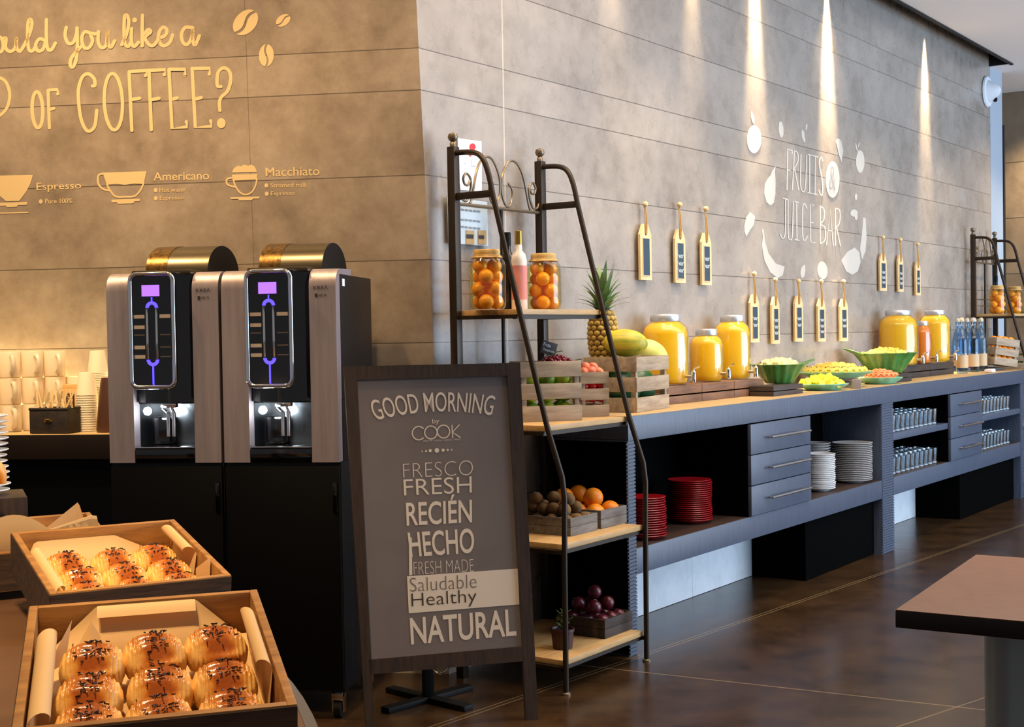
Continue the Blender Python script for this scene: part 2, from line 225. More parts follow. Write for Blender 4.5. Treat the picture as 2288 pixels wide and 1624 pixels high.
# ---------------------------------------------------------------- mesh helpers
PI = math.pi
class MB:
    """collects shapes for ONE mesh object"""
    def __init__(s): s.v = []; s.f = []; s.m = Matrix.Identity(4)
    def add(s, vs, fs):
        k = len(s.v); s.v += [s.m @ Vector(p) for p in vs]; s.f += [[i + k for i in f] for f in fs]; return s
    def at(s, x=0, y=0, z=0, rz=0, rx=0, ry=0, sc=1):
        s.m = Matrix.Translation((x, y, z)) @ Matrix.Rotation(rz, 4, 'Z') @ Matrix.Rotation(ry, 4, 'Y') @ Matrix.Rotation(rx, 4, 'X') @ Matrix.Scale(sc, 4); return s
    def box(s, x0, x1, y0, y1, z0, z1, c=0.0):
        if c <= 0:
            return s.add([(x0, y0, z0), (x1, y0, z0), (x1, y1, z0), (x0, y1, z0), (x0, y0, z1), (x1, y0, z1), (x1, y1, z1), (x0, y1, z1)],
                         [(3, 2, 1, 0), (4, 5, 6, 7), (0, 1, 5, 4), (1, 2, 6, 5), (2, 3, 7, 6), (3, 0, 4, 7)])
        c = min(c, (x1 - x0) * .49, (y1 - y0) * .49, (z1 - z0) * .49)
        bm = bmesh.new(); bmesh.ops.create_cube(bm, size=1)
        for v in bm.verts: v.co = Vector((x0 + (v.co.x + .5) * (x1 - x0), y0 + (v.co.y + .5) * (y1 - y0), z0 + (v.co.z + .5) * (z1 - z0)))
        bmesh.ops.bevel(bm, geom=bm.edges[:], offset=c, segments=2, profile=0.6, affect='EDGES')
        bm.verts.index_update(); s.add([v.co.copy() for v in bm.verts], [[v.index for v in f.verts] for f in bm.faces]); bm.free(); return s
    def lathe(s, prof, n=32, cx=0, cy=0, cz=0, wob=None):
        vs = []; fs = []
        for i, (r, z) in enumerate(prof):
            for k in range(n):
                a = 2 * PI * k / n; rr = r * (1 + (wob(a, i) if wob else 0)); vs.append((cx + rr * math.cos(a), cy + rr * math.sin(a), cz + z))
        for i in range(len(prof) - 1):
            for k in range(n):
                k2 = (k + 1) % n; fs.append((i * n + k, i * n + k2, (i + 1) * n + k2, (i + 1) * n + k))
        if prof[0][0] > 1e-5: fs.append(list(range(n))[::-1])
        if prof[-1][0] > 1e-5: fs.append([(len(prof) - 1) * n + k for k in range(n)])
        return s.add(vs, fs)
    def shell(s, prof, n=32, cx=0, cy=0, cz=0, wob=None):
        """lathe without end caps (closed profiles)"""
        vs = []; fs = []
        for i, (r, z) in enumerate(prof):
            for k in range(n):
                a = 2 * PI * k / n; rr = max(r, 1e-4) * (1 + (wob(a, i) if wob else 0)); vs.append((cx + rr * math.cos(a), cy + rr * math.sin(a), cz + z))
        for i in range(len(prof) - 1):
            for k in range(n):
                k2 = (k + 1) % n; fs.append((i * n + k, i * n + k2, (i + 1) * n + k2, (i + 1) * n + k))
        return s.add(vs, fs)
    def tube(s, path, r, n=10, closed=False, flat=None):
        P = [Vector(p) for p in path]; m = len(P); vs = []; fs = []; up = None
        for i, p in enumerate(P):
            if closed: t = P[(i + 1) % m] - P[i - 1]
            else: t = P[min(i + 1, m - 1)] - P[max(i - 1, 0)]
            t.normalize()
            if up is None:
                up = t.cross(Vector((0, 0, 1)))
                if up.length < 0.1: up = t.cross(Vector((1, 0, 0)))
                up.normalize()
            up = (up - t * up.dot(t)).normalized(); w = t.cross(up)
            ri = r[i] if isinstance(r, (list, tuple)) else r
            for k in range(n):
                a = 2 * PI * k / n + (PI / 4 if n == 4 else 0); vs.append(p + up * (ri * math.cos(a)) + w * (ri * math.sin(a) * (flat or 1)))
        for i in range(m - (0 if closed else 1)):
            j = (i + 1) % m
            for k in range(n):
                k2 = (k + 1) % n; fs.append((i * n + k, i * n + k2, j * n + k2, j * n + k))
        if not closed: fs += [list(range(n))[::-1], [(m - 1) * n + k for k in range(n)]]
        return s.add(vs, fs)
    def ball(s, c, r, nu=20, nv=12, sq=None, jit=0.0):
        rx, ry, rz = r if isinstance(r, (tuple, list)) else (r, r, r); vs = [(c[0], c[1], c[2] - rz)]; fs = []
        sg = lambda x, e: math.copysign(abs(x) ** e, x)
        e = sq or 1.0
        for j in range(1, nv):
            b = -PI / 2 + PI * j / nv
            for i in range(nu):
                a = 2 * PI * i / nu; q = 1 + random.uniform(-jit, jit)
                vs.append((c[0] + rx * q * sg(math.cos(b), e) * sg(math.cos(a), e), c[1] + ry * q * sg(math.cos(b), e) * sg(math.sin(a), e), c[2] + rz * q * sg(math.sin(b), e)))
        vs.append((c[0], c[1], c[2] + rz)); T = len(vs) - 1
        for i in range(nu):
            fs.append((0, 1 + (i + 1) % nu, 1 + i)); fs.append((T, 1 + (nv - 2) * nu + i, 1 + (nv - 2) * nu + (i + 1) % nu))
        for j in range(nv - 2):
            for i in range(nu):
                i2 = (i + 1) % nu; fs.append((1 + j * nu + i, 1 + j * nu + i2, 1 + (j + 1) * nu + i2, 1 + (j + 1) * nu + i))
        return s.add(vs, fs)
    def extr(s, poly, vec):
        n = len(poly); P = [Vector(p) for p in poly]; v = Vector(vec)
        return s.add(P + [p + v for p in P], [list(range(n))[::-1], [n + i for i in range(n)]] + [(i, (i + 1) % n, n + (i + 1) % n, n + i) for i in range(n)])
    def grid(s, fn, nu, nv):
        vs = [fn(i / nu, j / nv) for j in range(nv + 1) for i in range(nu + 1)]
        return s.add(vs, [(j * (nu + 1) + i, j * (nu + 1) + i + 1, (j + 1) * (nu + 1) + i + 1, (j + 1) * (nu + 1) + i) for j in range(nv) for i in range(nu)])
    def build(s, name, mat, parent=None, smooth=True, ang=38, fix=True, solid=0.0, loc=None, rz=0.0):
        me = bpy.data.meshes.new(name); me.from_pydata([tuple(v) for v in s.v], [], s.f); me.update()
        if fix:
            bm = bmesh.new(); bm.from_mesh(me); bmesh.ops.recalc_face_normals(bm, faces=bm.faces[:]); bm.to_mesh(me); bm.free()
        if smooth:
            me.polygons.foreach_set('use_smooth', [True] * len(me.polygons)); me.set_sharp_from_angle(angle=math.radians(ang))
        me.materials.append(MATS[mat]); o = bpy.data.objects.new(name, me); C.objects.link(o)
        if parent: o.parent = parent
        if loc is not None: o.location = loc; o.rotation_euler = (0, 0, rz)
        if solid:
            md = o.modifiers.new('solid', 'SOLIDIFY'); md.thickness = solid; md.offset = 0
        return o
def tag(o, label, cat, group=None):
    o['label'] = label; o['category'] = cat
    if group: o['group'] = group
    return o
def struct(o): o['kind'] = 'structure'; return o
def thing(name, label, cat, loc=(0, 0, 0), rz=0.0, group=None, eul=None):
    o = bpy.data.objects.new(name, None); o.empty_display_size = 0.05; C.objects.link(o); o.location = loc; o.rotation_euler = eul or (0, 0, rz)
    return tag(o, label, cat, group)
KIDS = {}
def dup(root, loc=None, rz=None, label=None, group=None, eul=None):
    """copy of a thing with copies of its parts and sub-parts"""
    r = root.copy(); C.objects.link(r)
    if loc is not None: r.location = loc
    if rz is not None: r.rotation_euler = (0, 0, rz)
    if eul is not None: r.rotation_euler = eul
    if label: r['label'] = label
    if group: r['group'] = group
    for ch in list(root.children):
        c = ch.copy(); C.objects.link(c); c.parent = r
        for g in list(ch.children):
            d = g.copy(); C.objects.link(d); d.parent = c
    return r
# ---------------------------------------------------------------- flat drawings: 2D paths projected onto a real surface
def smooth_path(P, k=6):
    if len(P) < 3: return [tuple(p) for p in P]
    o = []
    for i in range(len(P) - 1):
        p0 = P[max(i - 1, 0)]; p1 = P[i]; p2 = P[i + 1]; p3 = P[min(i + 2, len(P) - 1)]
        for j in range(k):
            t = j / k
            o.append(tuple(0.5 * (2 * p1[a] + (p2[a] - p0[a]) * t + (2 * p0[a] - 5 * p1[a] + 4 * p2[a] - p3[a]) * t * t + (3 * p1[a] - p0[a] - 3 * p2[a] + p3[a]) * t ** 3) for a in (0, 1)))
    return o + [tuple(P[-1])]
class Flat:
    """a drawing: polygons in photo-frame coordinates, put on a surface by surf(x, y, lift)"""
    def __init__(s, surf, sc=1.0, ox=0.0, oy=0.0): s.surf = surf; s.sc = sc; s.ox = ox; s.oy = oy; s.V = []; s.F = []; s.k = 0
    def _p(s, q, lift): return s.surf(s.ox + q[0] / s.sc, s.oy + q[1] / s.sc, lift)
    def poly(s, P):
        s.k += 1; l = 0.0012 + 0.00004 * (s.k % 40); k = len(s.V); s.V += [s._p(p, l) for p in P]; s.F.append([k + i for i in range(len(P))]); return s
    def ell(s, cx, cy, rx, ry, rot=0.0, n=28):
        c, q = math.cos(rot), math.sin(rot)
        return s.poly([(cx + rx * math.cos(a) * c - ry * math.sin(a) * q, cy + rx * math.cos(a) * q + ry * math.sin(a) * c) for a in [2 * PI * i / n for i in range(n)]])
    def stroke(s, P, w, curve=True, closed=False):
        s.k += 1; l = 0.0012 + 0.00004 * (s.k % 40)
        if closed: P = list(P) + [P[0]]
        Q = smooth_path(P) if curve else [tuple(p) for p in P]
        k = len(s.V); h = w / 2; n = len(Q)
        for i in range(n):
            a = Q[max(i - 1, 0)]; b = Q[min(i + 1, n - 1)]
            if closed and i in (0, n - 1): a, b = Q[-2], Q[1]
            dx, dy = b[0] - a[0], b[1] - a[1]; L = math.hypot(dx, dy) or 1; nx, ny = -dy / L, dx / L
            s.V += [s._p((Q[i][0] + nx * h, Q[i][1] + ny * h), l), s._p((Q[i][0] - nx * h, Q[i][1] - ny * h), l)]
        for i in range(n - 1): s.F.append([k + 2 * i, k + 2 * i + 1, k + 2 * i + 3, k + 2 * i + 2])
        if not closed:
            for e in (Q[0], Q[-1]): s.ell(e[0], e[1], h, h, n=12)
        return s
    def ering(s, cx, cy, rx, ry, w, rot=0.0, n=36):
        c, q = math.cos(rot), math.sin(rot)
        return s.stroke([(cx + rx * math.cos(a) * c - ry * math.sin(a) * q, cy + rx * math.cos(a) * q + ry * math.sin(a) * c) for a in [2 * PI * i / n for i in range(n)]], w, curve=False, closed=True)
    def text(s, body, tl, tr, br, bl, weight=0.0, arch=0.0, sx=1.0):
        cu = bpy.data.curves.new('t', 'FONT'); cu.body = body; cu.size = 1.0; cu.offset = weight; cu.resolution_u = 4; cu.space_character = sx
        ob = bpy.data.objects.new('t', cu); C.objects.link(ob); dg = bpy.context.evaluated_depsgraph_get()
        me = bpy.data.meshes.new_from_object(ob.evaluated_get(dg)); C.objects.unlink(ob)
        bpy.data.objects.remove(ob); bpy.data.curves.remove(cu)
        xs = [v.co.x for v in me.vertices]; ys = [v.co.y for v in me.vertices]; x0, x1, y0, y1 = min(xs), max(xs), min(ys), max(ys); k = len(s.V)
        for v in me.vertices:
            u = (v.co.x - x0) / (x1 - x0); w = (v.co.y - y0) / (y1 - y0)
            top = (tl[0] + (tr[0] - tl[0]) * u, tl[1] + (tr[1] - tl[1]) * u); bot = (bl[0] + (br[0] - bl[0]) * u, bl[1] + (br[1] - bl[1]) * u)
            up = arch * (1 - (2 * u - 1) ** 2)
            lean = arch * (2 * u - 1) * 0.55 * (w - 0.5)
            s.V.append(s._p((bot[0] + (top[0] - bot[0]) * w + lean, bot[1] + (top[1] - bot[1]) * w - up), 0.0012))
        s.F += [[k + i for i in p.vertices] for p in me.polygons]; bpy.data.meshes.remove(me); return s
    def build(s, name, mat, parent):
        mw = parent.matrix_basis.inverted() if parent else Matrix.Identity(4)
        b = MB(); b.add([mw @ v for v in s.V], s.F); o = b.build(name, mat, parent, smooth=False, fix=False); return o
# ================================================================ SETTING
def bl(z): return 4.976 - 0.0431 * z            # coffee wall leans in a little towards the top
def al(z): return -0.988 - 0.0223 * z
def tc(z): return 3.976 - 0.0480 * z
ZT = 3.52; ZC = 3.38
struct(MB().extr([RF(-8, -7, 0), RF(15, -7, 0), RF(15, 7, 0), RF(-8, 7, 0)], (0, 0, -0.1)).build('floor', 'floor', smooth=False))
struct(MB().extr([RF(tc(0), WN, 0), RF(11.15, WN, 0), RF(11.15, WN, ZT), RF(tc(ZT), WN, ZT)], NR * -0.14).build('wall_right', 'stone_boards', smooth=False))
_wl = [LF(al(0), bl(0), 0), LF(al(ZT), bl(ZT), ZT), LF(-6, bl(ZT), ZT), LF(-6, bl(0), 0)]
struct(MB().extr(_wl, YL * 0.1).build('wall_left', 'stone_boards_left', smooth=False))
struct(MB().extr([RF(11.155, WN, 0), RF(11.50, WN, 0), RF(11.50, WN, ZC), RF(11.155, WN, ZC)], NR * -0.3).build('wall_end', 'pale_plaster', smooth=False))
struct(MB().extr([RF(11.505, WN + 0.01, 0), RF(11.54, WN + 0.01, 0), RF(11.54, WN + 0.01, 2.95), RF(11.505, WN + 0.01, 2.95)], NR * -0.3).build('trim_1', 'dark_edge', smooth=False))
struct(MB().extr([RF(12.5, -6.5, 0), RF(12.5, 4.2, 0), RF(12.5, 4.2, ZC), RF(12.5, -6.5, ZC)], DR * 0.1).build('wall_back', 'back_boards', smooth=False))
c = MB()
for t0, t1, n0, n1 in ((-5, 14, -2.965, 6), (11.155, 14, -6.5, -2.965), (-5, 3.7, -7, -2.965)):
    c.add([RF(t0, n0, ZC), RF(t1, n0, ZC), RF(t1, n1, ZC), RF(t0, n1, ZC), RF(t0, n0, ZC + .12), RF(t1, n0, ZC + .12), RF(t1, n1, ZC + .12), RF(t0, n1, ZC + .12)],
          [(3, 2, 1, 0), (4, 5, 6, 7), (0, 1, 5, 4), (1, 2, 6, 5), (2, 3, 7, 6), (3, 0, 4, 7)])
struct(c.build('ceiling', 'ceiling_white', smooth=False))
sl = MB()   # dark light slot between the wall and the ceiling
sl.extr([RF(3.7, WN, ZT - 0.03), RF(11.15, WN, ZT - 0.03), RF(11.15, -2.96, ZT - 0.03), RF(3.7, -2.96, ZT - 0.03)], (0, 0, 0.03))
sl.extr([RF(3.7, -2.972, ZC + .001), RF(11.15, -2.972, ZC + .001), RF(11.15, -2.972, ZT), RF(3.7, -2.972, ZT)], NR * 0.006)
sl.extr([RF(11.13, WN, ZC), RF(11.13, -2.97, ZC), RF(11.13, -2.97, ZT), RF(11.13, WN, ZT)], DR * 0.02)
sl.extr([RF(3.7, -2.985, ZC - .012), RF(11.15, -2.985, ZC - .012), RF(11.15, -2.985, ZC + .01), RF(3.7, -2.985, ZC + .01)], NR * 0.022)
struct(sl.build('trim_2', 'slot_black', smooth=False))
# ---------------------------------------------------------------- coffee mural on the leaning wall
_nl = (YL + ZU * 0.0431).normalized(); _pl = LF(-1, bl(0), 0)
def on_left(x, y, lift): return hit(x, y, _pl - _nl * lift, _nl)
def on_right(x, y, lift): return hit(x, y, NR * (WN + lift), NR)
def draw(parent, name, mat, surf, sc, ox, oy, fn):
    f = Flat(surf, sc, ox, oy); fn(f); return f.build(name, mat, parent)
mur = thing('wall_lettering', 'cream lettering with coffee beans and cup icons on the brown wall above the coffee machines', 'wall lettering', LF(-2.0, bl(2), 2.0), RZL)
bpy.context.view_layer.update()
S1 = 3.008
def f_script(f):
    w = 23
    for P in ([(-25, 345), (10, 345), (22, 300), (8, 255), (-20, 250)], [(18, 262), (40, 258), (38, 320), (65, 345), (100, 325), (112, 255), (112, 320), (132, 345), (150, 325)],
              [(150, 325), (190, 250), (215, 165), (203, 130), (188, 160), (186, 270), (196, 335), (220, 340), (240, 310)], [(302, 272), (265, 262), (240, 300), (252, 340), (285, 335), (306, 285)], [(312, 132), (312, 250), (320, 325), (345, 335), (372, 290)],
              [(445, 185), (438, 240), (458, 290), (492, 285), (514, 230), (518, 188)], [(518, 190), (520, 300), (512, 400), (490, 450), (472, 435), (480, 390), (512, 350), (548, 310)],
              [(605, 222), (568, 215), (550, 260), (565, 318), (598, 320), (622, 275), (610, 228), (640, 228), (660, 222)], [(662, 212), (660, 280), (682, 320), (714, 300), (724, 205), (726, 290), (745, 317), (770, 275)],
              [(818, 300), (850, 230), (866, 150), (855, 105), (838, 112), (834, 200), (840, 290), (862, 312), (880, 285)], [(884, 192), (884, 280), (902, 312), (930, 285)], [(958, 102), (956, 200), (956, 308)], [(960, 240), (995, 200), (1012, 215), (975, 252), (1000, 298), (1030, 305), (1060, 272)],
              [(1062, 258), (1108, 240), (1122, 202), (1095, 183), (1068, 222), (1070, 280), (1100, 308), (1140, 285), (1160, 235)], [(1292, 186), (1245, 185), (1220, 230), (1230, 285), (1260, 298), (1288, 250), (1296, 182), (1296, 270), (1312, 302), (1340, 240)]): f.stroke(P, w)
    f.ell(905, 135, 16, 17)
draw(mur, 'script_lettering', 'vinyl_cream', on_left, S1, 0, 0, f_script)
def f_caps(f):
    w = 23
    f.stroke([(-40, 512), (5, 525), (45, 560), (66, 640), (46, 725), (0, 775), (-30, 780)], 21)
    f.ering(252, 738, 36, 121, 24, -0.04)
    for P in ([(323, 606), (332, 860)], [(323, 606), (386, 602), (388, 632)], [(328, 737), (362, 728)]): f.stroke(P, 21, False)
    f.stroke([(622, 578), (638, 572), (632, 528), (592, 496), (552, 520), (528, 600), (530, 700), (545, 800), (575, 868), (605, 880), (638, 842), (650, 742)], w)
    f.ering(762, 684, 61, 190, w, -0.04)
    for P in ([(868, 482), (886, 876)], [(868, 482), (985, 474), (978, 508)], [(877, 670), (938, 660)], [(1001, 472), (1017, 872)], [(990, 474), (1110, 468), (1104, 502)], [(1010, 672), (1068, 660)],
              [(1136, 466), (1156, 864), (1256, 852), (1252, 818)], [(1136, 466), (1244, 466), (1242, 505)], [(1146, 670), (1190, 658)], [(1291, 460), (1313, 856), (1420, 848), (1416, 812)], [(1291, 460), (1410, 458), (1406, 498)], [(1302, 668), (1352, 656)]): f.stroke(P, w, False)
    f.stroke([(1484, 582), (1460, 572), (1465, 490), (1502, 456), (1540, 478), (1551, 535), (1530, 610), (1488, 652), (1475, 690), (1478, 742)], w); f.ell(1487, 828, 29, 34)
draw(mur, 'capital_lettering', 'vinyl_cream', on_left, S1, 0, 0, f_caps)
def bean(cx, cy, a, b, rot):
    def fn(f):
        cr, sr = math.cos(rot), math.sin(rot); gap = 0.13
        s = [(0.30 * math.sin(v * PI) , v) for v in [-1 + 2 * i / 14 for i in range(15)]]
        for side in (1, -1):
            P = []
            for i in range(15):
                v = -0.97 + 1.94 * i / 14; P.append((0.22 * math.sin(v * PI) + side * gap, v))
            arc = [(side * math.sqrt(max(0, 1 - v * v)), v) for v in [0.97 - 1.94 * i / 16 for i in range(17)]]
            arc = [(x if abs(x) > gap * 0.5 else side * gap, v) for x, v in arc]
            f.poly([(cx + (x * a) * cr - (y * b) * sr, cy + (x * a) * sr + (y * b) * cr) for x, y in P + arc])
    return fn
for q in ((1650, 150, 70, 100, 0.75), (1903, 137, 36, 54, 0.95), (1790, 372, 50, 76, 0.05)): draw(mur, 'coffee_bean', 'vinyl_cream', on_left, S1, 0, 0, bean(*q))
def f_esp(f):
    f.poly([(-20, 1180), (222, 1175), (206, 1230), (178, 1285), (130, 1350), (40, 1352), (-20, 1300)]); f.poly([(-20, 1364), (186, 1356), (180, 1376), (-20, 1384)]); f.poly([(36, 1380), (120, 1377), (112, 1390), (48, 1393)]); f.stroke([(-20, 1433), (188, 1427)], 8, False)
def f_ame(f):
    f.poly([(690, 1160), (985, 1150), (968, 1225), (964, 1236), (900, 1234), (840, 1242), (780, 1236), (718, 1242)]); f.stroke([(718, 1236), (740, 1280), (778, 1320), (840, 1322), (905, 1317), (945, 1275), (966, 1228)], 12)
    f.stroke([(696, 1166), (662, 1178), (660, 1230), (690, 1268), (742, 1282)], 13); f.poly([(748, 1342), (942, 1335), (938, 1352), (752, 1360)]); f.poly([(785, 1358), (902, 1354), (896, 1366), (792, 1370)])
def f_mac(f):
    f.poly([(1558, 1160), (1572, 1130), (1600, 1112), (1620, 1118), (1640, 1106), (1668, 1114), (1690, 1106), (1712, 1120), (1728, 1155)]); f.poly([(1557, 1174), (1731, 1168), (1724, 1206), (1570, 1214)])
    f.stroke([(1567, 1200), (1582, 1250), (1612, 1292), (1652, 1308), (1692, 1290), (1718, 1245), (1727, 1200)], 11); f.stroke([(1562, 1194), (1526, 1204), (1530, 1240), (1588, 1258)], 12); f.poly([(1548, 1325), (1746, 1320), (1742, 1334), (1552, 1338)]); f.poly([(1600, 1336), (1700, 1334), (1694, 1345), (1606, 1347)])
for fn in (f_esp, f_ame, f_mac): draw(mur, 'cup_icon', 'vinyl_cream', on_left, S1, 0, 0, fn)
def menu(title, q, lines):
    def fn(f):
        f.text(title, q[0], q[1], q[2], q[3], 0.008)
    draw(mur, 'drink_name', 'vinyl_cream', on_left, S1, 0, 0, fn)
    for t, (x0, y0, x1, y1), (bx, by) in lines:
        def fl(f): f.text(t, (x0, y0), (x1, y0 - 4), (x1, y1 - 4), (x0, y1), 0.006)
        draw(mur, 'ingredient_lettering', 'vinyl_cream', on_left, S1, 0, 0, fl); draw(mur, 'bullet', 'vinyl_cream', on_left, S1, 0, 0, lambda f: f.ell(bx, by, 13, 15))
menu('Espresso', ((244, 1228), (545, 1222), (546, 1280), (246, 1293)), (('Pure 100%', (304, 1336, 486, 1368), (274, 1354)),))
menu('Americano', ((1030, 1158), (1404, 1150), (1406, 1206), (1032, 1215)), (('Hot water', (1072, 1262, 1250, 1292), (1046, 1278)), ('Espresso', (1074, 1318, 1234, 1352), (1047, 1332))))
menu('Macchiato', ((1784, 1126), (2146, 1118), (2148, 1178), (1786, 1186)), (('Steamed milk', (1818, 1230, 2066, 1260), (1790, 1246)), ('Espresso', (1820, 1286, 1980, 1322), (1793, 1302))))
# ---------------------------------------------------------------- juice mural
jm = thing('wall_lettering', 'pale lettering ringed by fruit silhouettes on the grey wall above the juice counter', 'wall lettering', RF(7.2, WN, 1.7), RZR)
bpy.context.view_layer.update()
S2, OX2, OY2 = 3.691, 1620, 220
def f_fruit_txt(f):
    w = 10
    for P in ([(516, 418), (512, 752)], [(516, 418), (556, 430), (553, 452)], [(514, 588), (536, 594)], [(572, 432), (556, 752)], [(572, 572), (608, 755)], [(685, 462), (712, 468)], [(698, 466), (698, 780)], [(682, 776), (716, 784)], [(718, 470), (768, 482)], [(744, 476), (742, 792)], [(728, 786), (758, 792)],
              [(480, 824), (516, 832)], [(576, 850), (606, 858)], [(590, 856), (594, 1168)], [(578, 1162), (612, 1170)], [(732, 880), (702, 876), (706, 1184), (740, 1190)], [(704, 1024), (728, 1024)], [(785, 888), (785, 1194)], [(838, 1205), (866, 902), (892, 1212)], [(850, 1088), (884, 1092)], [(910, 905), (910, 1210)], [(918, 1058), (952, 1216)]): f.stroke(P, w, False)
    for P in ([(572, 432), (598, 450), (602, 515), (574, 572)], [(626, 462), (622, 700), (642, 768), (664, 720), (672, 470)], [(806, 512), (795, 486), (780, 502), (780, 560), (796, 640), (806, 720), (800, 795), (786, 790), (774, 755)],
              [(500, 830), (498, 1090), (478, 1155), (454, 1120)], [(520, 838), (520, 1110), (536, 1165), (556, 1120), (562, 850)], [(674, 905), (656, 868), (640, 905), (640, 1120), (656, 1172), (680, 1135)], [(785, 888), (816, 915), (814, 1000), (786, 1034), (824, 1066), (824, 1165), (786, 1196)], [(910, 905), (946, 925), (944, 1025), (914, 1060)]): f.stroke(P, w)
draw(jm, 'lettering', 'vinyl_white', on_right, S2, OX2, OY2, f_fruit_txt)
draw(jm, 'ampersand_disc', 'vinyl_white', on_right, S2, OX2, OY2, lambda f: f.ell(887, 668, 57, 151))
def f_amp(f): f.text('&', (862, 556), (915, 562), (913, 758), (860, 752), -0.01)
_o = draw(jm, 'ampersand', 'vinyl_grey', lambda x, y, l: on_right(x, y, l + 0.0015), S2, OX2, OY2, f_amp)
FR = {'apple': [lambda f: (f.ell(240, 335, 60, 116), f.poly([(215, 100), (232, 130), (243, 165), (240, 216), (222, 190), (212, 150)]))],
      'grape': [lambda f: f.ell(462, 255, 20, 68, -0.08), lambda f: (f.ell(644, 302, 13, 45, -0.15), f.ell(654, 342, 9, 20)), lambda f: f.ell(671, 236, 8, 28, 0.1), lambda f: (f.ell(1064, 945, 30, 30), f.ell(1082, 975, 12, 28)), lambda f: f.ell(1080, 812, 10, 28)],
      'cherry': [lambda f: (f.ell(1115, 520, 35, 93), f.stroke([(1078, 372), (1085, 410), (1100, 440)], 9), f.stroke([(1108, 365), (1096, 400)], 7)), lambda f: (f.ell(642, 1428, 20, 50, 0.1), f.ell(655, 1385, 8, 14)), lambda f: f.ell(803, 1416, 42, 74, -0.12)],
      'citrus_slice': [lambda f: f.poly([(912, 345), (935, 326), (958, 350), (975, 430), (960, 530), (940, 465)]), lambda f: f.poly([(158, 1050), (175, 975), (208, 934), (248, 972), (238, 1040), (205, 1085), (176, 1140), (160, 1095)])],
      'pear': [lambda f: f.poly([(418, 555), (412, 600), (417, 690), (415, 790), (402, 860), (375, 882), (342, 855), (322, 780), (328, 705), (352, 660), (374, 635), (388, 598)])],
      'banana': [lambda f: f.poly([(303, 1072), (318, 1082), (330, 1180), (358, 1275), (420, 1362), (492, 1385), (474, 1460), (432, 1480), (372, 1432), (325, 1335), (303, 1210), (312, 1140)])],
      'melon_slice': [lambda f: f.poly([(958, 1335), (1010, 1262), (1070, 1228), (1108, 1270), (1118, 1350), (1095, 1425), (1050, 1454), (1000, 1425)]), lambda f: f.poly([(1140, 978), (1160, 990), (1168, 1150), (1158, 1260), (1130, 1330), (1112, 1240), (1128, 1120)])]}
for k, fl in FR.items():
    for fn in fl: draw(jm, k + '_drawing', 'vinyl_white', on_right, S2, OX2, OY2, fn)
# ---------------------------------------------------------------- cone shaped fixture high on the wall, slot spotlight
b0 = atn(2203, 205, WN); fx = thing('wall_sounder', 'white cone fixture with a dark slot high at the far end of the grey wall', 'wall fixture', b0, RZR)
rot = Matrix.Rotation(PI / 2, 4, 'X')
q = MB(); q.m = rot; q.lathe([(0.118, 0), (0.125, 0.010), (0.118, 0.022), (0.095, 0.026)], 40); q.build('flange', 'white_plaster', fx)
q = MB(); q.m = rot; q.lathe([(0.095, 0.022), (0.06, 0.07), (0.035, 0.105), (0.015, 0.116), (0, 0.118)], 36); q.build('cone', 'white_plaster', fx)
q = MB(); q.m = Matrix.Translation((0.03, -0.062, -0.062)) @ Matrix.Rotation(0.9, 4, 'X') @ Matrix.Rotation(0.5, 4, 'Y'); q.ball((0, 0, 0), (0.034, 0.022, 0.016)); q.build('slot', 'matte_black', fx)
sp_ = thing('spotlight', 'small brass spotlight in the dark slot above the far wall streak', 'spotlight', RF(9.55, -3.06, ZT - 0.03))
MB().lathe([(0.03, 0), (0.03, -0.03), (0.026, -0.07), (0.026, -0.05), (0.0, -0.05)], 20).build('can', 'gold_cap', sp_)
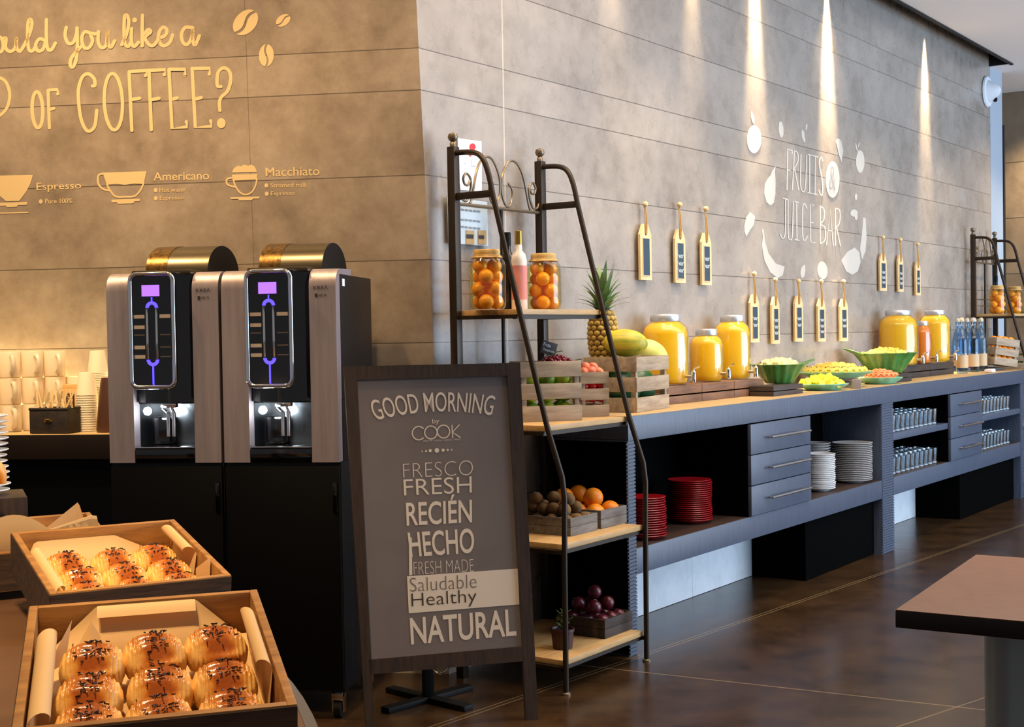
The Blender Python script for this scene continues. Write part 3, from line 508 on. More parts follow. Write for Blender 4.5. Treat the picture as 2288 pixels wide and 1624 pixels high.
# ================================================================ COFFEE SIDE
def rrect(w, h, r, k=5, cx=0, cz=0):
    P = []
    for sx, sz, a0 in ((1, 1, 0), (-1, 1, 90), (-1, -1, 180), (1, -1, 270)):
        for i in range(k + 1):
            a = math.radians(a0 + 90 * i / k); P.append((cx + sx * (w / 2 - r) + r * math.cos(a), cz + sz * (h / 2 - r) + r * math.sin(a)))
    return P
def machine(label, a, second):
    t = thing('coffee_machine', label, 'coffee machine', LF(a, 4.34, 0.867), RZL, 'coffee machines')
    q = MB(); q.box(-.2, .2, .05, .47, 0, .05); q.box(-.2, .2, .05, .47, .21, .63, .004); q.box(-.2, .2, .16, .47, .05, .21); q.box(-.2, -.108, .05, .16, .05, .21); q.box(.103, .2, .05, .16, .05, .21)
    q.build('housing', 'side_dark', t)
    prof = [(0, 0), (0, .585), (.003, .605), (.012, .625), (.028, .64), (.05, .648), (.20, .652), (.20, .63), (.052, .63), (.052, 0)]
    for x0, x1 in ((-.2, -.11), (.106, .198)):
        MB().extr([(x0, y, z) for y, z in prof], (x1 - x0, 0, 0)).build('side_panel', 'brushed', t, ang=30)
    MB().box(-.108, .104, .0, .05, .0, .048, .004).build('drip_front', 'gloss_black', t)
    # bulging black centre fascia above the cup bay
    q = MB(); n = 14; P = [(-.108 + .212 * i / n, .03 - .042 * math.sin(PI * i / n)) for i in range(n + 1)] + [(.104, .06), (-.108, .06)]
    q.extr([(x, y, .205) for x, y in P], (0, 0, .44)); q.build('centre_fascia', 'gloss_black', t, ang=30)
    q = MB(); q.extr([(-.1, .05 - .03 * math.sin(PI * i / n) if False else .02, .2) for i in range(1)] + [(.1, .02, .2), (.1, .05, .2), (-.1, .05, .2)], (0, 0, .006)); q.build('bay_hood', 'matte_black', t)
    # control panel: chrome bezel, black glass, screen, lights, buttons
    pc = (-.0235, .45)
    pn = MB().extr([(x, -.030, z) for x, z in rrect(.148, .375, .022, cx=pc[0], cz=pc[1])], (0, .03, 0)).build('control_panel', 'gloss_black', t)
    MB().tube([(x, -.031, z) for x, z in rrect(.152, .382, .024, cx=pc[0], cz=pc[1])], .008, 10, closed=True).build('bezel', 'chrome', pn)
    MB().box(-.058, .004, -.0325, -.029, .566, .604).build('screen', 'screen_violet', pn)
    def arc(cz, s, r0=.011, r1=.022):
        P = [(pc[0] + r1 * math.cos(a), -.033, cz + s * r1 * math.sin(a)) for a in [PI * i / 12 for i in range(13)]] + [(pc[0] + r0 * math.cos(a), -.033, cz + s * r0 * math.sin(a)) for a in [PI - PI * i / 12 for i in range(13)]]
        return MB().extr(P, (0, .004, 0))
    q = arc(.527, 1); q.box(pc[0] - .002, pc[0] + .002, -.033, -.029, .547, .562); q.build('light_arch', 'led_blue', pn, smooth=False)
    q = arc(.352, -1); q.box(pc[0] - .0025, pc[0] + .0025, -.033, -.029, .268, .332); q.build('light_arch', 'led_blue', pn, smooth=False)
    for dx in (-.0165, .0165): MB().box(pc[0] + dx - .004, pc[0] + dx + .004, -.035, -.029, .354, .525, .0015).build('chrome_rail', 'chrome', pn)
    for dz, wl, wr in ((.498, 1, 1), (.462, 1, 0), (.436, .5, .5), (.394, 1, .5), (.362, 1, .5)):
        for sx, w in ((-1, wl), (1, wr)):
            if w: MB().box(pc[0] + sx * .046 - .019, pc[0] + sx * .046 + .019, -.0318, -.029, dz - (.006 if w == 1 else .002), dz + (.006 if w == 1 else .002)).build('button_label', 'sticker' if w == 1 else 'sticker_dim', pn, smooth=False)
    # hopper hump on top
    hp = MB(); n = 20; P = [(.27 - .16 * math.cos(PI * i / n), .625 + .125 * math.sin(PI * i / n) ** .8) for i in range(n + 1)]
    hp.extr([(-.03, y, z) for y, z in P], (.15, 0, 0)); ho = hp.build('hopper_lid', 'bronze', t, ang=30)
    hp = MB(); P2 = [(.27 - .162 * math.cos(PI * i / n), .625 + .127 * math.sin(PI * i / n) ** .8) for i in range(n + 1)]
    hp.extr([(-.105, y, z) for y, z in P2], (.075, 0, 0)); hp.build('bean_window', 'bronze_pattern', ho, ang=30)
    hp = MB(); hp.extr([(.12, y, z) for y, z in P], (.0015, 0, 0)); hp.build('end_cap', 'matte_black', ho, smooth=False)
    q = MB(); q.box(-.108, .104, .0, .12, .64, .655, .006); q.build('top_trim', 'bronze', t)
    # cup bay
    MB().box(-.108, .103, .150, .158, .05, .21).build('bay_mirror', 'dark_steel', t)
    q = MB(); q.box(-.106, .102, -.004, .15, .048, .055, .002); q.build('drip_tray', 'chrome', t)
    q = MB(); q.tube([(-.03, .06, .205), (-.03, .06, .18), (-.012, .06, .165), (-.012, .06, .085)], .007); q.tube([(.0, .06, .205), (.0, .06, .18), (.008, .06, .165), (.008, .06, .085)], .007); q.box(-.035, .02, .05, .075, .185, .206, .003); q.build('spout', 'chrome', t)
    q = MB(); q.box(-.085, -.02, .09, .148, .055, .15, .01); q.build('grounds_door', 'gloss_black', t)
    MB().ball((-.066, .012, .176), .014, 16, 10).build('bay_lamp', 'led_white', t)
    f = Flat(lambda x, y, l: t.matrix_basis @ Vector((x, -l, y)))
    f.text('KRE\u039B', (.122, .590), (.172, .590), (.172, .578), (.122, .578), 0.0); f.text('NECTA', (.140, .562), (.168, .562), (.168, .554), (.140, .554), 0.01); f.poly([(.127, .552), (.136, .552), (.136, .564), (.127, .564)])
    f.build('maker_lettering', 'ink_dark', t)
    if second: MB().box(.2, .2012, .075, .105, .590, .615).build('sticker', 'paper_white', t, smooth=False)
    L = light('bay_light', 'POINT', t.matrix_basis @ Vector((-.045, .02, .172)), (0, 0, -1), .7, (.85, .95, 1), shadow_soft_size=.012)
    return t
for a, lab, s in ((-1.830, 'silver and black coffee machine standing at the left, nearer the white mugs', False), (-1.421, 'silver and black coffee machine standing at the right, with a white sticker on its side', True)):
    machine(lab, a, s)
def base_cabinet(label, a):
    t = thing('machine_cabinet', label, 'cabinet', LF(a, 4.34, 0), RZL)
    MB().box(-.2, .2, .02, .48, .09, .866, .003).build('carcass', 'side_dark', t)
    d = MB().box(-.198, .198, .0, .02, .10, .855, .002).build('door', 'cabinet_black', t)
    MB().box(.178, .192, -.012, .0, .70, .80, .002).build('handle', 'gloss_black', d)
    for x in (-.17, .17):
        for y in (.04, .42):
            q = MB(); q.m = Matrix.Translation((x, y, .03)) @ Matrix.Rotation(PI / 2, 4, 'Y'); q.lathe([(.008, -.014), (.03, -.012), (.03, .012), (.008, .014)], 20)
            w = q.build('caster', 'matte_black', t); q = MB(); q.box(x - .02, x + .02, y - .022, y + .022, .062, .09, .003); q.box(x - .021, x - .016, y - .012, y + .012, .02, .07); q.box(x + .016, x + .021, y - .012, y + .012, .02, .07); q.build('fork', 'chrome', w)
    return t
base_cabinet('black wheeled cabinet under the coffee machine nearer the mugs', -1.830); base_cabinet('black wheeled cabinet beside the menu sign, under the stickered coffee machine', -1.421)
# --- counter along the coffee wall
ct = thing('service_counter', 'dark wood counter carrying white mugs and paper cups against the brown wall', 'counter', LF(-3.6, 4.57, 0), RZL)
MB().box(-1.5, 1.53, 0, .355, .90, .95, .002).build('worktop', 'counter_top', ct)
MB().box(-1.5, 1.53, -.012, .0, .86, .948, .001).build('fascia', 'fascia_dark', ct); MB().box(-1.5, 1.53, .05, .355, 0, .90).build('body', 'cabinet_black', ct)
CZ = .9502
def mug(label, p, rz):
    t = thing('mug', label, 'mug', p, rz, 'white mugs stacked on the counter'); t.scale = (1, 1, 1.11)
    MB().shell([(.0, .004), (.036, .0), (.040, .004), (.041, .088), (.0395, .090), (.0375, .088), (.0365, .012), (.0, .010)], 28).build('body', 'porcelain', t)
    MB().tube([(.039, 0, .074), (.056, 0, .073), (.066, 0, .060), (.066, 0, .040), (.058, 0, .024), (.038, 0, .018)], .0085, 8).build('handle', 'porcelain', t)
    return t
proto = None
cols = [(-22, 958, 3), (14, 958, 3), (54, 960, 3), (95, 957, 3), (120, 952, 2)]
nm = ['foremost', 'second', 'third', 'fourth', 'rearmost']
for i, (px, py, n) in enumerate(cols):
    p = LF(-2.66 + .062 * i, 4.665 + .054 * i)
    for k in range(n):
        lab = 'white mug in the %s column from the left edge, %s' % (('leftmost', 'second', 'third', 'fourth', 'fifth')[i], ('on the worktop', 'in the middle layer', 'in the top layer')[k])
        pos = p + ZU * (CZ + .1005 * k)
        rz = RZL - .80 + random.uniform(-.08, .08)
        if proto is None: proto = mug(lab, pos, rz)
        else: dup(proto, pos, rz, lab)
# wicker box of stirrers
bk = thing('stirrer_basket', 'small dark woven basket holding wooden stirrers on the counter in front of the mugs', 'basket', LF(-2.375, 4.63, CZ), RZL - .06)
q = MB(); q.box(-.078, .078, -.045, .045, 0, .088, .006); q.box(-.07, .07, -.037, .037, .088, .0885); q.build('woven_body', 'wicker', bk)
q = MB(); q.tube([(x, y, .09) for x, y in ((-.076, -.043), (.076, -.043), (.076, .043), (-.076, .043))], .005, 8, closed=True); q.build('rim', 'wicker', bk)
MB().tube([(.0 - .012, -.046, .045), (-.006, -.052, .052), (.006, -.052, .052), (.012, -.046, .045)], .004, 8).build('clasp', 'gold_cap', bk)
for i in range(12):
    x = -.062 + .0112 * i; ang = random.uniform(-.5, .5); p = bk.matrix_basis @ Vector((x, random.uniform(-.02, .02), .085))
    o = MB().box(-.0035, .0035, -.0008, .0008, -.0, .075, .0003).build('stirrer', 'stirrer', smooth=False, loc=p); o.rotation_euler = (random.uniform(-.2, .2), ang, RZL + random.uniform(-.5, .5))
    tag(o, 'flat wooden stirrer standing in the dark woven basket', 'stirrer', 'wooden stirrers in the basket')
# kraft coffee packs
def pack(label, px, py, b, w, h, txt):
    p = atb(px, py, b); t = thing('coffee_pack', label, 'package', LF(p.dot(XL), b, CZ), RZL)
    q = MB(); q.box(-w / 2, w / 2, 0, .038, 0, h, .004); q.box(-w / 2, w / 2, .012, .024, h, h + .018, .003); q.build('bag', 'tan_bag', t)
    if txt:
        MB().box(-w * .22, w * .22, -.0008, .001, h * .22, h * .9).build('label', 'label_black', t, smooth=False)
        f = Flat(lambda x, y, l: t.matrix_basis @ Vector((x, -l, y))); a = w * .14
        f.text('COFFEE', (-a, h * .26), (-a, h * .86), (a, h * .86), (a, h * .26), .01); f.build('lettering', 'tan_bag', t)
pack('tan coffee pack with an upright COFFEE label between the mugs and the paper cups', 157, 880, 4.775, .075, .155, True); pack('plain tan pack standing behind the COFFEE labelled pack', 184, 870, 4.865, .075, .175, False)
def cups(label, a, b, n, grp):
    cp = None
    for k in range(n):
        z = CZ + .0088 * k; lab = label + (' topmost' if k == n - 1 else '')
        lab = ('topmost upturned paper cup of the ' if k == n - 1 else 'white paper cup nested in the ') + label
        if cp is None:
            cp = MB().shell([(.038, 0), (.0395, .003), (.038, .006), (.0275, .086), (.026, .088), (.0, .0875)], 26).build('paper_cup', 'paper_cup', loc=LF(a, b, z)); o = cp
        else: o = cp.copy(); C.objects.link(o); o.location = LF(a, b, z)
        tag(o, lab, 'cup', grp)
cups('stack beside the stirrer basket', -2.290, 4.715, 16, 'paper cups beside the basket'); cups('taller stack against the coffee machine', -2.296, 4.822, 25, 'paper cups against the machine')
MB().lathe([(.05, 0), (.052, .01), (.04, .13), (.034, .18), (.03, .2), (0, .2)], 28).build('jug', 'brown_jug', loc=LF(-2.178, 4.67, CZ))
tag(C.objects['jug'], 'brown tapered jug half hidden by the left coffee machine', 'jug')
# ================================================================ A FRAME SIGN
SB = atz(1195, 1608, 0); _sa = math.radians(12); SU = Vector((math.cos(_sa), math.sin(_sa), 0)); SV = Vector((-math.sin(_sa), math.cos(_sa), 0))
SN = (SV - ZU * math.tan(math.radians(4.5))).normalized()       # away from the viewer, board leans back
def on_sign(x, y, lift): return hit(x, y, SB - SN * lift, SN)
sg = thing('menu_sign', 'dark wooden A-frame sign with a grey GOOD MORNING board beside the coffee machines', 'sign', SB, _sa)
bpy.context.view_layer.update(); _iv = sg.matrix_basis.inverted()
def bar(name, pts, depth=.028, mat='wood_dark', par=sg, lift=0):
    q = MB(); q.extr([_iv @ on_sign(x, y, lift) for x, y in pts], (_iv.to_3x3() @ SN) * depth); return q.build(name, mat, par, smooth=False)
bar('leg', [(768, 819), (797, 850), (822, 1475), (830, 1506), (838, 1641), (819, 1643)] if False else [(768, 819), (796, 818), (838, 1641), (819, 1642)])
bar('leg', [(1132, 811), (1162, 810), (1203, 1607), (1176, 1610)])
bar('rail', [(796, 818), (1132, 811), (1134, 839), (797, 849)], .026); bar('rail', [(824, 1474), (1168, 1444), (1170, 1477), (826, 1507)], .026)
bar('board', [(796, 847), (1134, 838), (1169, 1446), (824, 1476)], .010, 'board_grey', lift=-.008)
S3 = 1.9478; sf = lambda x, y, l: on_sign(x, y, l - .0075)
def sdraw(name, mat, fn, lift=0.0):
    f = Flat(lambda x, y, l: on_sign(x, y, l - .0075 + lift), S3, 760, 790); fn(f); return f.build(name, mat, sg)
TX = lambda *k: (lambda f: f.text(*k))
sdraw('greeting_lettering', 'vinyl_bone', lambda f: f.text('GOOD MORNING', (130, 206), (671, 184), (667, 270), (148, 292), .003, arch=27))
sdraw('by_lettering', 'vinyl_bone', TX('by', (400, 284), (432, 282), (430, 308), (402, 310), .0))
def logo(f):
    f.stroke([(342 + 28 * math.cos(a), 346 + 29 * math.sin(a)) for a in [math.radians(45 + 270 * i / 24) for i in range(25)]], 5); f.ering(395, 343, 27, 28, 5); f.ering(450, 339, 27, 28, 5)
    f.stroke([(487, 312), (490, 366)], 5, False); f.stroke([(518, 310), (489, 342), (522, 364)], 5, False)
sdraw('logo_lettering', 'vinyl_bone', logo); sdraw('tagline_lettering', 'vinyl_bone', TX('HEALTHY \u2022 LOCAL \u2022 CASUAL \u2022 FRESH', (362, 377), (522, 370), (522, 376), (362, 383), .0))
for x, y, r in ((357, 425, 3), (374, 424, 4.5), (392, 422, 7), (421, 421, 10), (448, 420, 7), (468, 419, 5), (485, 418, 3.5)): sdraw('dot', 'vinyl_bone', lambda f: f.ell(x, y, r, r))
for tx in (('FRESCO', (273, 479), (578, 463), (578, 528), (276, 540), -.026), ('FRESH', (275, 547), (572, 533), (573, 605), (279, 618), -.006), ('RECI\u00c9N', (285, 622), (573, 609), (574, 735), (290, 750), .012), ('FRESH MADE', (319, 907), (580, 893), (582, 948), (321, 961), -.024), ('NATURAL', (303, 1150), (762, 1110), (768, 1228), (309, 1267), .016)):
    sdraw('word_lettering', 'vinyl_bone', TX(*tx))
def hecho(f): f.text('HECHO', (293, 778), (582, 758), (584, 868), (306, 886), .012); f.poly([(299, 800), (312, 800), (314, 962), (301, 966)])
sdraw('word_lettering', 'vinyl_bone', hecho)
sdraw('cream_band', 'vinyl_bone', lambda f: f.poly([(291, 969), (773, 935), (780, 1091), (299, 1130)]))
def g3(f): f.text('Saludable', (303, 976), (593, 958), (594, 1018), (305, 1036), -.016)
def g4(f): f.text('Healthy', (309, 1044), (593, 1023), (595, 1098), (312, 1119), -.010)
sdraw('thin_lettering', 'board_grey', g3, .0012); sdraw('dark_lettering', 'ink_dark', g4, .0012)
MB().tube([_iv @ on_sign(x, y, -.10) for x, y in [(962, 1484), (970, 1496), (983, 1505), (996, 1501), (1006, 1488)]], .004, 8).build('chain', 'chrome', sg)
# black post with crossed feet behind the sign
pf = atz(957, 1566, 0); ps = thing('post_stand', 'black post on crossed feet standing behind the menu sign', 'stand', pf, .3)
MB().box(-.018, .018, -.018, .018, .02, .60, .003).build('post', 'matte_black', ps)
for rz in (.5, 2.1): q = MB().at(rz=rz); q.box(-.2, .2, -.022, .022, 0, .02, .004); q.build('foot', 'matte_black', ps)
# ================================================================ PASTRY TABLE
TZ = .700
tb = thing('buffet_table', 'round brown table with a metal rim in the left foreground under the pastry boxes', 'table', (-2.68, 1.42, 0))
MB().lathe([(2.43, TZ - .03), (2.44, TZ - .004), (2.43, TZ), (0, TZ)], 160).build('tabletop', 'table_brown', tb); MB().shell([(2.432, TZ - .035), (2.452, TZ - .03), (2.455, TZ - .012), (2.45, TZ - .001), (2.432, TZ)], 160).build('rim', 'table_rim', tb); MB().lathe([(2.0, 0), (2.0, TZ - .031)], 80).build('plinth', 'cabinet_black', tb)
def crate_box(label, c, X, Y, Z, w, d, h, outer='box_outer'):
    m = Matrix((X, Y, Z)).transposed().to_4x4(); m.translation = c
    t = thing('wooden_box', label, 'box'); t.matrix_world = m; th = .013
    for nm_, (x0, x1, y0, y1), mt in (('side', (-w / 2, -w / 2 + th, -d / 2, d / 2), 'box_wood'), ('side', (w / 2 - th, w / 2, -d / 2, d / 2), 'box_wood'), ('front', (-w / 2 + th, w / 2 - th, -d / 2, -d / 2 + th), 'box_wood'), ('back', (-w / 2 + th, w / 2 - th, d / 2 - th, d / 2), 'box_wood')):
        MB().box(x0, x1, y0, y1, -h, 0, .0015).build(nm_, mt, t)
    MB().box(-w / 2 - .0015, -w / 2, -d / 2, d / 2, -h + .002, -.003).build('outer_face', outer, t); MB().box(-w / 2, w / 2, -d / 2 - .0015, -d / 2, -h + .002, -.003).build('outer_face', outer, t)  # darker facing on the left and front outer sides only
    MB().box(-w / 2 + th, w / 2 - th, -d / 2 + th, d / 2 - th, -h, -h + .01).build('base', 'box_wood', t)
    return t
def unit(*v): return Vector(v).normalized()
def frame(x, y):
    X = unit(*x); Y = unit(*y); Y = (Y - X * Y.dot(X)).normalized(); return X, Y, X.cross(Y)
F1 = frame((.957, .291, .003), (-.288, .947, .144)); F2 = frame((.866, .501, -.003), (-.493, .854, .168)); BH = .092
B1 = crate_box('wooden box of chocolate pastries nearest the camera', Vector((-.537, 1.964, .829)), *F1, .36, .483, BH)
B2 = crate_box('wooden box of chocolate pastries behind the nearest box', Vector((-.844, 2.844, .834)), *F2, .36, .417, BH)
B3 = crate_box('wooden box lined with folded kraft paper at the back left', Vector((-1.160, 3.170, .833)), *F2, .36, .27, BH)
def local(o, *p): return o.matrix_world @ Vector(p)
for B, d, lab in ((B1, .483, 'front pastry box'), (B2, .417, 'second pastry box'), (B3, .27, 'paper lined back box')):     # blocks that tilt the boxes
    p = local(B, 0, d / 2 - .06, -BH); tt = B.matrix_world.to_euler()
    o = MB().box(-.12, .12, -.02, .02, 0, p.z - TZ - .004, .003).build('wooden_block', 'wood_dark', loc=Vector((p.x, p.y, TZ)), rz=tt.z); tag(o, 'dark wooden block propping up the back of the ' + lab, 'block')
def sheet(B, name, par, fn, nu=14, nv=10, mat='kraft'):
    q = MB(); q.grid(fn, nu, nv); return q.build(name, mat, par, fix=False)
def curl(side, w, d, h, y0, y1, r):
    """side flap of paper: up along the side wall, then rolled over inward"""
    def fn(u, v):
        y = y0 + (y1 - y0) * v; s = u * (h + 1.2 * PI * r)
        x0 = w / 2 - .016
        if s < h: return (side * (x0 - .006 * (1 - s / h)), y, -BH + .012 + s)
        a = (s - h) / r; return (side * (x0 - r + r * math.cos(a)), y + .01 * a, -BH + .012 + h + r * math.sin(a))
    return fn
def liner(B, w, d, label, fold, sides):
    t = thing('paper_liner', label, 'paper'); t.matrix_world = B.matrix_world.copy()
    sheet(B, 'bottom_sheet', t, lambda u, v: (-w / 2 + .02 + (w - .04) * u, -d / 2 + .02 + (d - .04) * v, -BH + .0115), 6, 6)
    def back(u, v):
        x = -w / 2 + .02 + (w - .04) * u; hmax = fold[2] if fold[0] < u < fold[1] else max(.012, fold[2] * (u / fold[0] if u <= fold[0] else (1 - u) / (1 - fold[1])))
        s = v * hmax; return (x, d / 2 - .02 - .045 * (1 - v) - .004 * math.sin(v * 6), -BH + .012 + s)
    sheet(B, 'back_flap', t, back, 40, 8)
    if fold[3]:
        def lip(u, v):
            uu = fold[0] + (fold[1] - fold[0]) * u; x = -w / 2 + .02 + (w - .04) * uu; return (x, d / 2 - .021 - .022 * v, -BH + .012 + fold[2] + .003 * math.sin(v * PI) - .012 * v)
        sheet(B, 'folded_lip', t, lip, 14, 4)
        def tri(u, v): x = -w / 2 + .02 + (w - .04) * (fold[0] - .12 + .18 * u); return (x, d / 2 - .045 - .03 * (1 - v), -BH + .02 + v * (.055) * (1 - abs(2 * u - 1)))
        sheet(B, 'folded_corner', t, tri, 10, 4)
    for s, y0, y1, r, hh in sides: sheet(B, 'rolled_flap', t, curl(s, w, d, hh, y0, y1, r), 26, 8)
    return t
L1 = liner(B1, .36, .483, 'kraft paper lining the nearest pastry box', (.26, .74, .078, True), ((-1, -.218, .10, .0145, .070), (1, -.10, .13, .010, .074)))
def ff(u, v): x = -.09 + .21 * u; return (x, -.226 + .006 * (1 - v), -BH + .012 + v * (BH - .014) * min(1, 1.3 * math.sin(PI * min(1, .12 + u * .76)) + .1))
sheet(B1, 'front_flap', L1, ff, 18, 6)
sheet(B1, 'upright_corner', L1, lambda u, v: (-.155 + .03 * u + .012 * v, .095 + .045 * u * (1 - v * .4), -BH + .03 + .075 * v * (.35 + .65 * u)), 8, 8)
L2 = liner(B2, .36, .417, 'kraft paper lining the second pastry box', (.08, .62, .060, False), ((-1, -.185, .07, .012, .068), (1, -.02, .15, .011, .070)))
sheet(B2, 'upright_corner', L2, lambda u, v: (.163 - .012 * u, -.12 + .06 * u, -BH + .02 + .085 * v * (1 - .5 * u)), 6, 6)
L3 = thing('paper_liner', 'arched sheets of kraft paper rising from the back left box', 'paper'); L3.matrix_world = B3.matrix_world.copy()
def wpx(P, d0): return [EYEV + ray(x, y) * d0 for x, y in P]
_i3 = B3.matrix_world.inverted()
def upright(name, fnx, ytop, yloc, x0, x1, bend):
    def fn(u, v):
        x = x0 + (x1 - x0) * u; top = ytop(u); return (x, yloc + bend * (v - .4) ** 2 - .03 * v, -BH + .02 + (BH - .02 + top) * v)
    sheet(B3, name, L3, fn, 18, 8)
upright('arched_sheet', None, lambda u: .004 + .075 * math.sin(PI * min(1, u * 1.02)) , -.085, -.165, .075, .03)
upright('left_sheet', None, lambda u: .12 - .10 * u, -.02, -.165, -.03, .02)
upright('pointed_corner', None, lambda u: .004 + .072 * (u if u < .8 else (1 - u) * 4), .045, .055, .145, .02)
MB().box(-.164, .164, -.12, .12, -BH + .0103, -BH + .013).build('bottom_sheet', 'kraft', L3)
# wooden tongs across the back box
p0 = local(B3, .0, -.06, .004); p1 = local(B3, .135, -.075, .034)
tg = thing('wooden_tongs', 'pale wooden tongs lying across the back left box', 'tongs', p0); dv = (p1 - p0)
def blade(off, name):
    q = MB(); n = 12; s = dv.normalized(); side = s.cross(ZU).normalized(); up = side.cross(s)
    V = []
    for i in range(n + 1):
        k = i / n; wd = (.007 + .013 * k) * (1 if k < .93 else .72); c0 = dv * (k * 1.12) + up * (off * k)
        V += [c0 + up * wd + side * .002, c0 - up * wd + side * .002, c0 - up * wd - side * .002, c0 + up * wd - side * .002]
    F = [(0, 1, 2, 3), tuple(4 * n + j for j in (3, 2, 1, 0))] + [(4 * i + j, 4 * i + (j + 1) % 4, 4 * i + 4 + (j + 1) % 4, 4 * i + 4 + j) for i in range(n) for j in range(4)]
    q.add(V, F); return q.build(name, 'stirrer', tg, ang=30)
blade(.0, 'blade'); tg2 = blade(-.008, 'blade')
# pastries
def pastry(label, p, eul, grp):
    t = thing('chocolate_pastry', label, 'pastry', p, 0, grp, eul)
    q = MB(); n = 44; m = 64
    def fn(u, v):
        a = 2 * PI * v; x = (u * 2 - 1)
        lobes = 1 + .10 * math.cos(2 * a + .4)
        prof = (1 - abs(x) ** 4.5) ** .5 if abs(x) < 1 else 0
        ridge = 1 + .055 * math.sin(abs(x) * 46 + .8 * math.sin(a * 3)) * max(0, min(1, (abs(x) - .40) * 6)) + .012 * math.sin(a * 9 + x * 3) + .02 * math.sin(x * 5 + a * 2)
        r = prof * lobes * ridge
        yy = .046 * r * math.copysign(abs(math.cos(a)) ** .85, math.cos(a)); zz = .030 * r * math.copysign(abs(math.sin(a)) ** .8, math.sin(a))
        if zz > 0: zz *= (1.0 - .32 * math.cos(yy / .046 * PI * 2.0)) * (1 - .22 * abs(x) ** 1.5)
        return (.049 * x, yy, .027 + max(zz, -.026))
    q.grid(fn, m, n); q.build('dough', 'pastry_layers', t, ang=70)
    q = MB()
    for i in range(46):
        cl = random.random() < .75
        side_ = random.choice((-1, 1)); x = random.gauss(0, .011) if cl else random.uniform(-.030, .030); a = PI / 2 + ((side_ * .5 + random.gauss(0, .22)) if cl else random.uniform(-1.1, 1.1)); xx = x / .049
        r = (1 - abs(xx) ** 4.5) ** .5 * (1 + .10 * math.cos(2 * a + .4)) * 1.03
        yy = .046 * r * math.copysign(abs(math.cos(a)) ** .85, math.cos(a)); zz = .030 * r * abs(math.sin(a)) ** .8 * (1.0 - .32 * math.cos(yy / .046 * PI * 2.0)) * (1 - .22 * abs(xx) ** 1.5)
        b = random.uniform(0, PI); l = random.uniform(.0018, .0038); c = Vector((x, yy, .0285 + zz + random.uniform(-.0012, .0008)))
        d = Vector((math.cos(b), math.sin(b), random.uniform(-.35, .35))) * l; q.tube([c - d, c + d], .00105, 5)
    o = q.build('chocolate_sprinkles', 'sprinkle', t); o['kind'] = 'stuff'
    return t
protoP = [pastry('', (0, 0, 0), (0, 0, 0), '') for _ in range(3)]; usedP = [False] * 3
def put_pastry(B, x, y, z, rz, lab, grp, k):
    m = B.matrix_world @ Matrix.Translation((x, y, -BH + .0125 + z)) @ Matrix.Rotation(rz, 4, 'Z') @ Matrix.Diagonal((.98, .94, 1.06, 1))
    o = protoP[k]
    if usedP[k]: o = dup(o)
    usedP[k] = True; o.matrix_world = m; o['label'] = lab; o['group'] = grp; return o
cn = ('left', 'middle', 'right'); rn = ('back', 'middle', 'front')
k = 0
for i, x in enumerate((-.088, .008, .101)):
    for j, y in enumerate((.048, -.056, -.158)):
        put_pastry(B1, x + random.uniform(-.004, .004), y + random.uniform(-.006, .006) + (.02 if i else 0) * (1 - j * .5), .006 * (2 - j) * (j == 0), random.uniform(-.12, .12), 'sprinkled chocolate pastry in the %s row, %s, of the nearest box' % (rn[j], cn[i]), 'pastries in the nearest box', (i + j) % 3)
for i, x in enumerate((-.090, .006, .099)):
    for j, y in enumerate((.062, -.040, -.140)):
        put_pastry(B2, x + random.uniform(-.004, .004), y + random.uniform(-.006, .006), 0, random.uniform(-.15, .15), 'sprinkled chocolate pastry in the %s row, %s, of the second box' % (rn[j], cn[i]), 'pastries in the second box', (i + j + 1) % 3)
# dishes at the left edge, on a low dark riser
pd = EYEV + ray(-40, 1000) * 3.40; o = MB().box(-.10, .10, -.10, .10, 0, .20, .004).build('plate_riser', 'wood_dark', loc=Vector((pd.x, pd.y, TZ)), rz=.4); tag(o, 'dark wooden riser under the dish stack at the left edge', 'riser')
dp = None
for k in range(14):
    z = TZ + .2005 + .0145 * k; off = Vector((random.uniform(-.004, .004), random.uniform(-.004, .004), 0))
    if dp is None: o = dp = MB().shell([(.0, .003), (.03, .0), (.034, .004), (.060, .010), (.064, .0125), (.063, .0142), (.058, .0125), (.03, .0065), (.0, .006)], 30).build('dish', 'plate_white')
    else: o = dp.copy(); C.objects.link(o)
    o.location = Vector((pd.x, pd.y, z)) + off; tag(o, 'small white dish in the tall stack at the left edge behind the paper lined box', 'dish', 'stacked white dishes at the left edge')
q = MB(); P = [Vector((.05 * math.cos(a), .05 * math.sin(a), .02)) for a in [PI * (.05 + .9 * i / 14) for i in range(15)]]; q.tube(P, [.006 + .018 * math.sin(PI * i / 14) * (1 + .12 * (i % 3 == 0)) for i in range(15)], 12)
pc_ = EYEV + ray(-46, 1085) * 3.2; o = q.build('croissant', 'pastry', loc=pc_); o.rotation_euler = (1.35, .2, .5); tag(o, 'golden croissant leaning on the dish stack at the left edge', 'croissant')
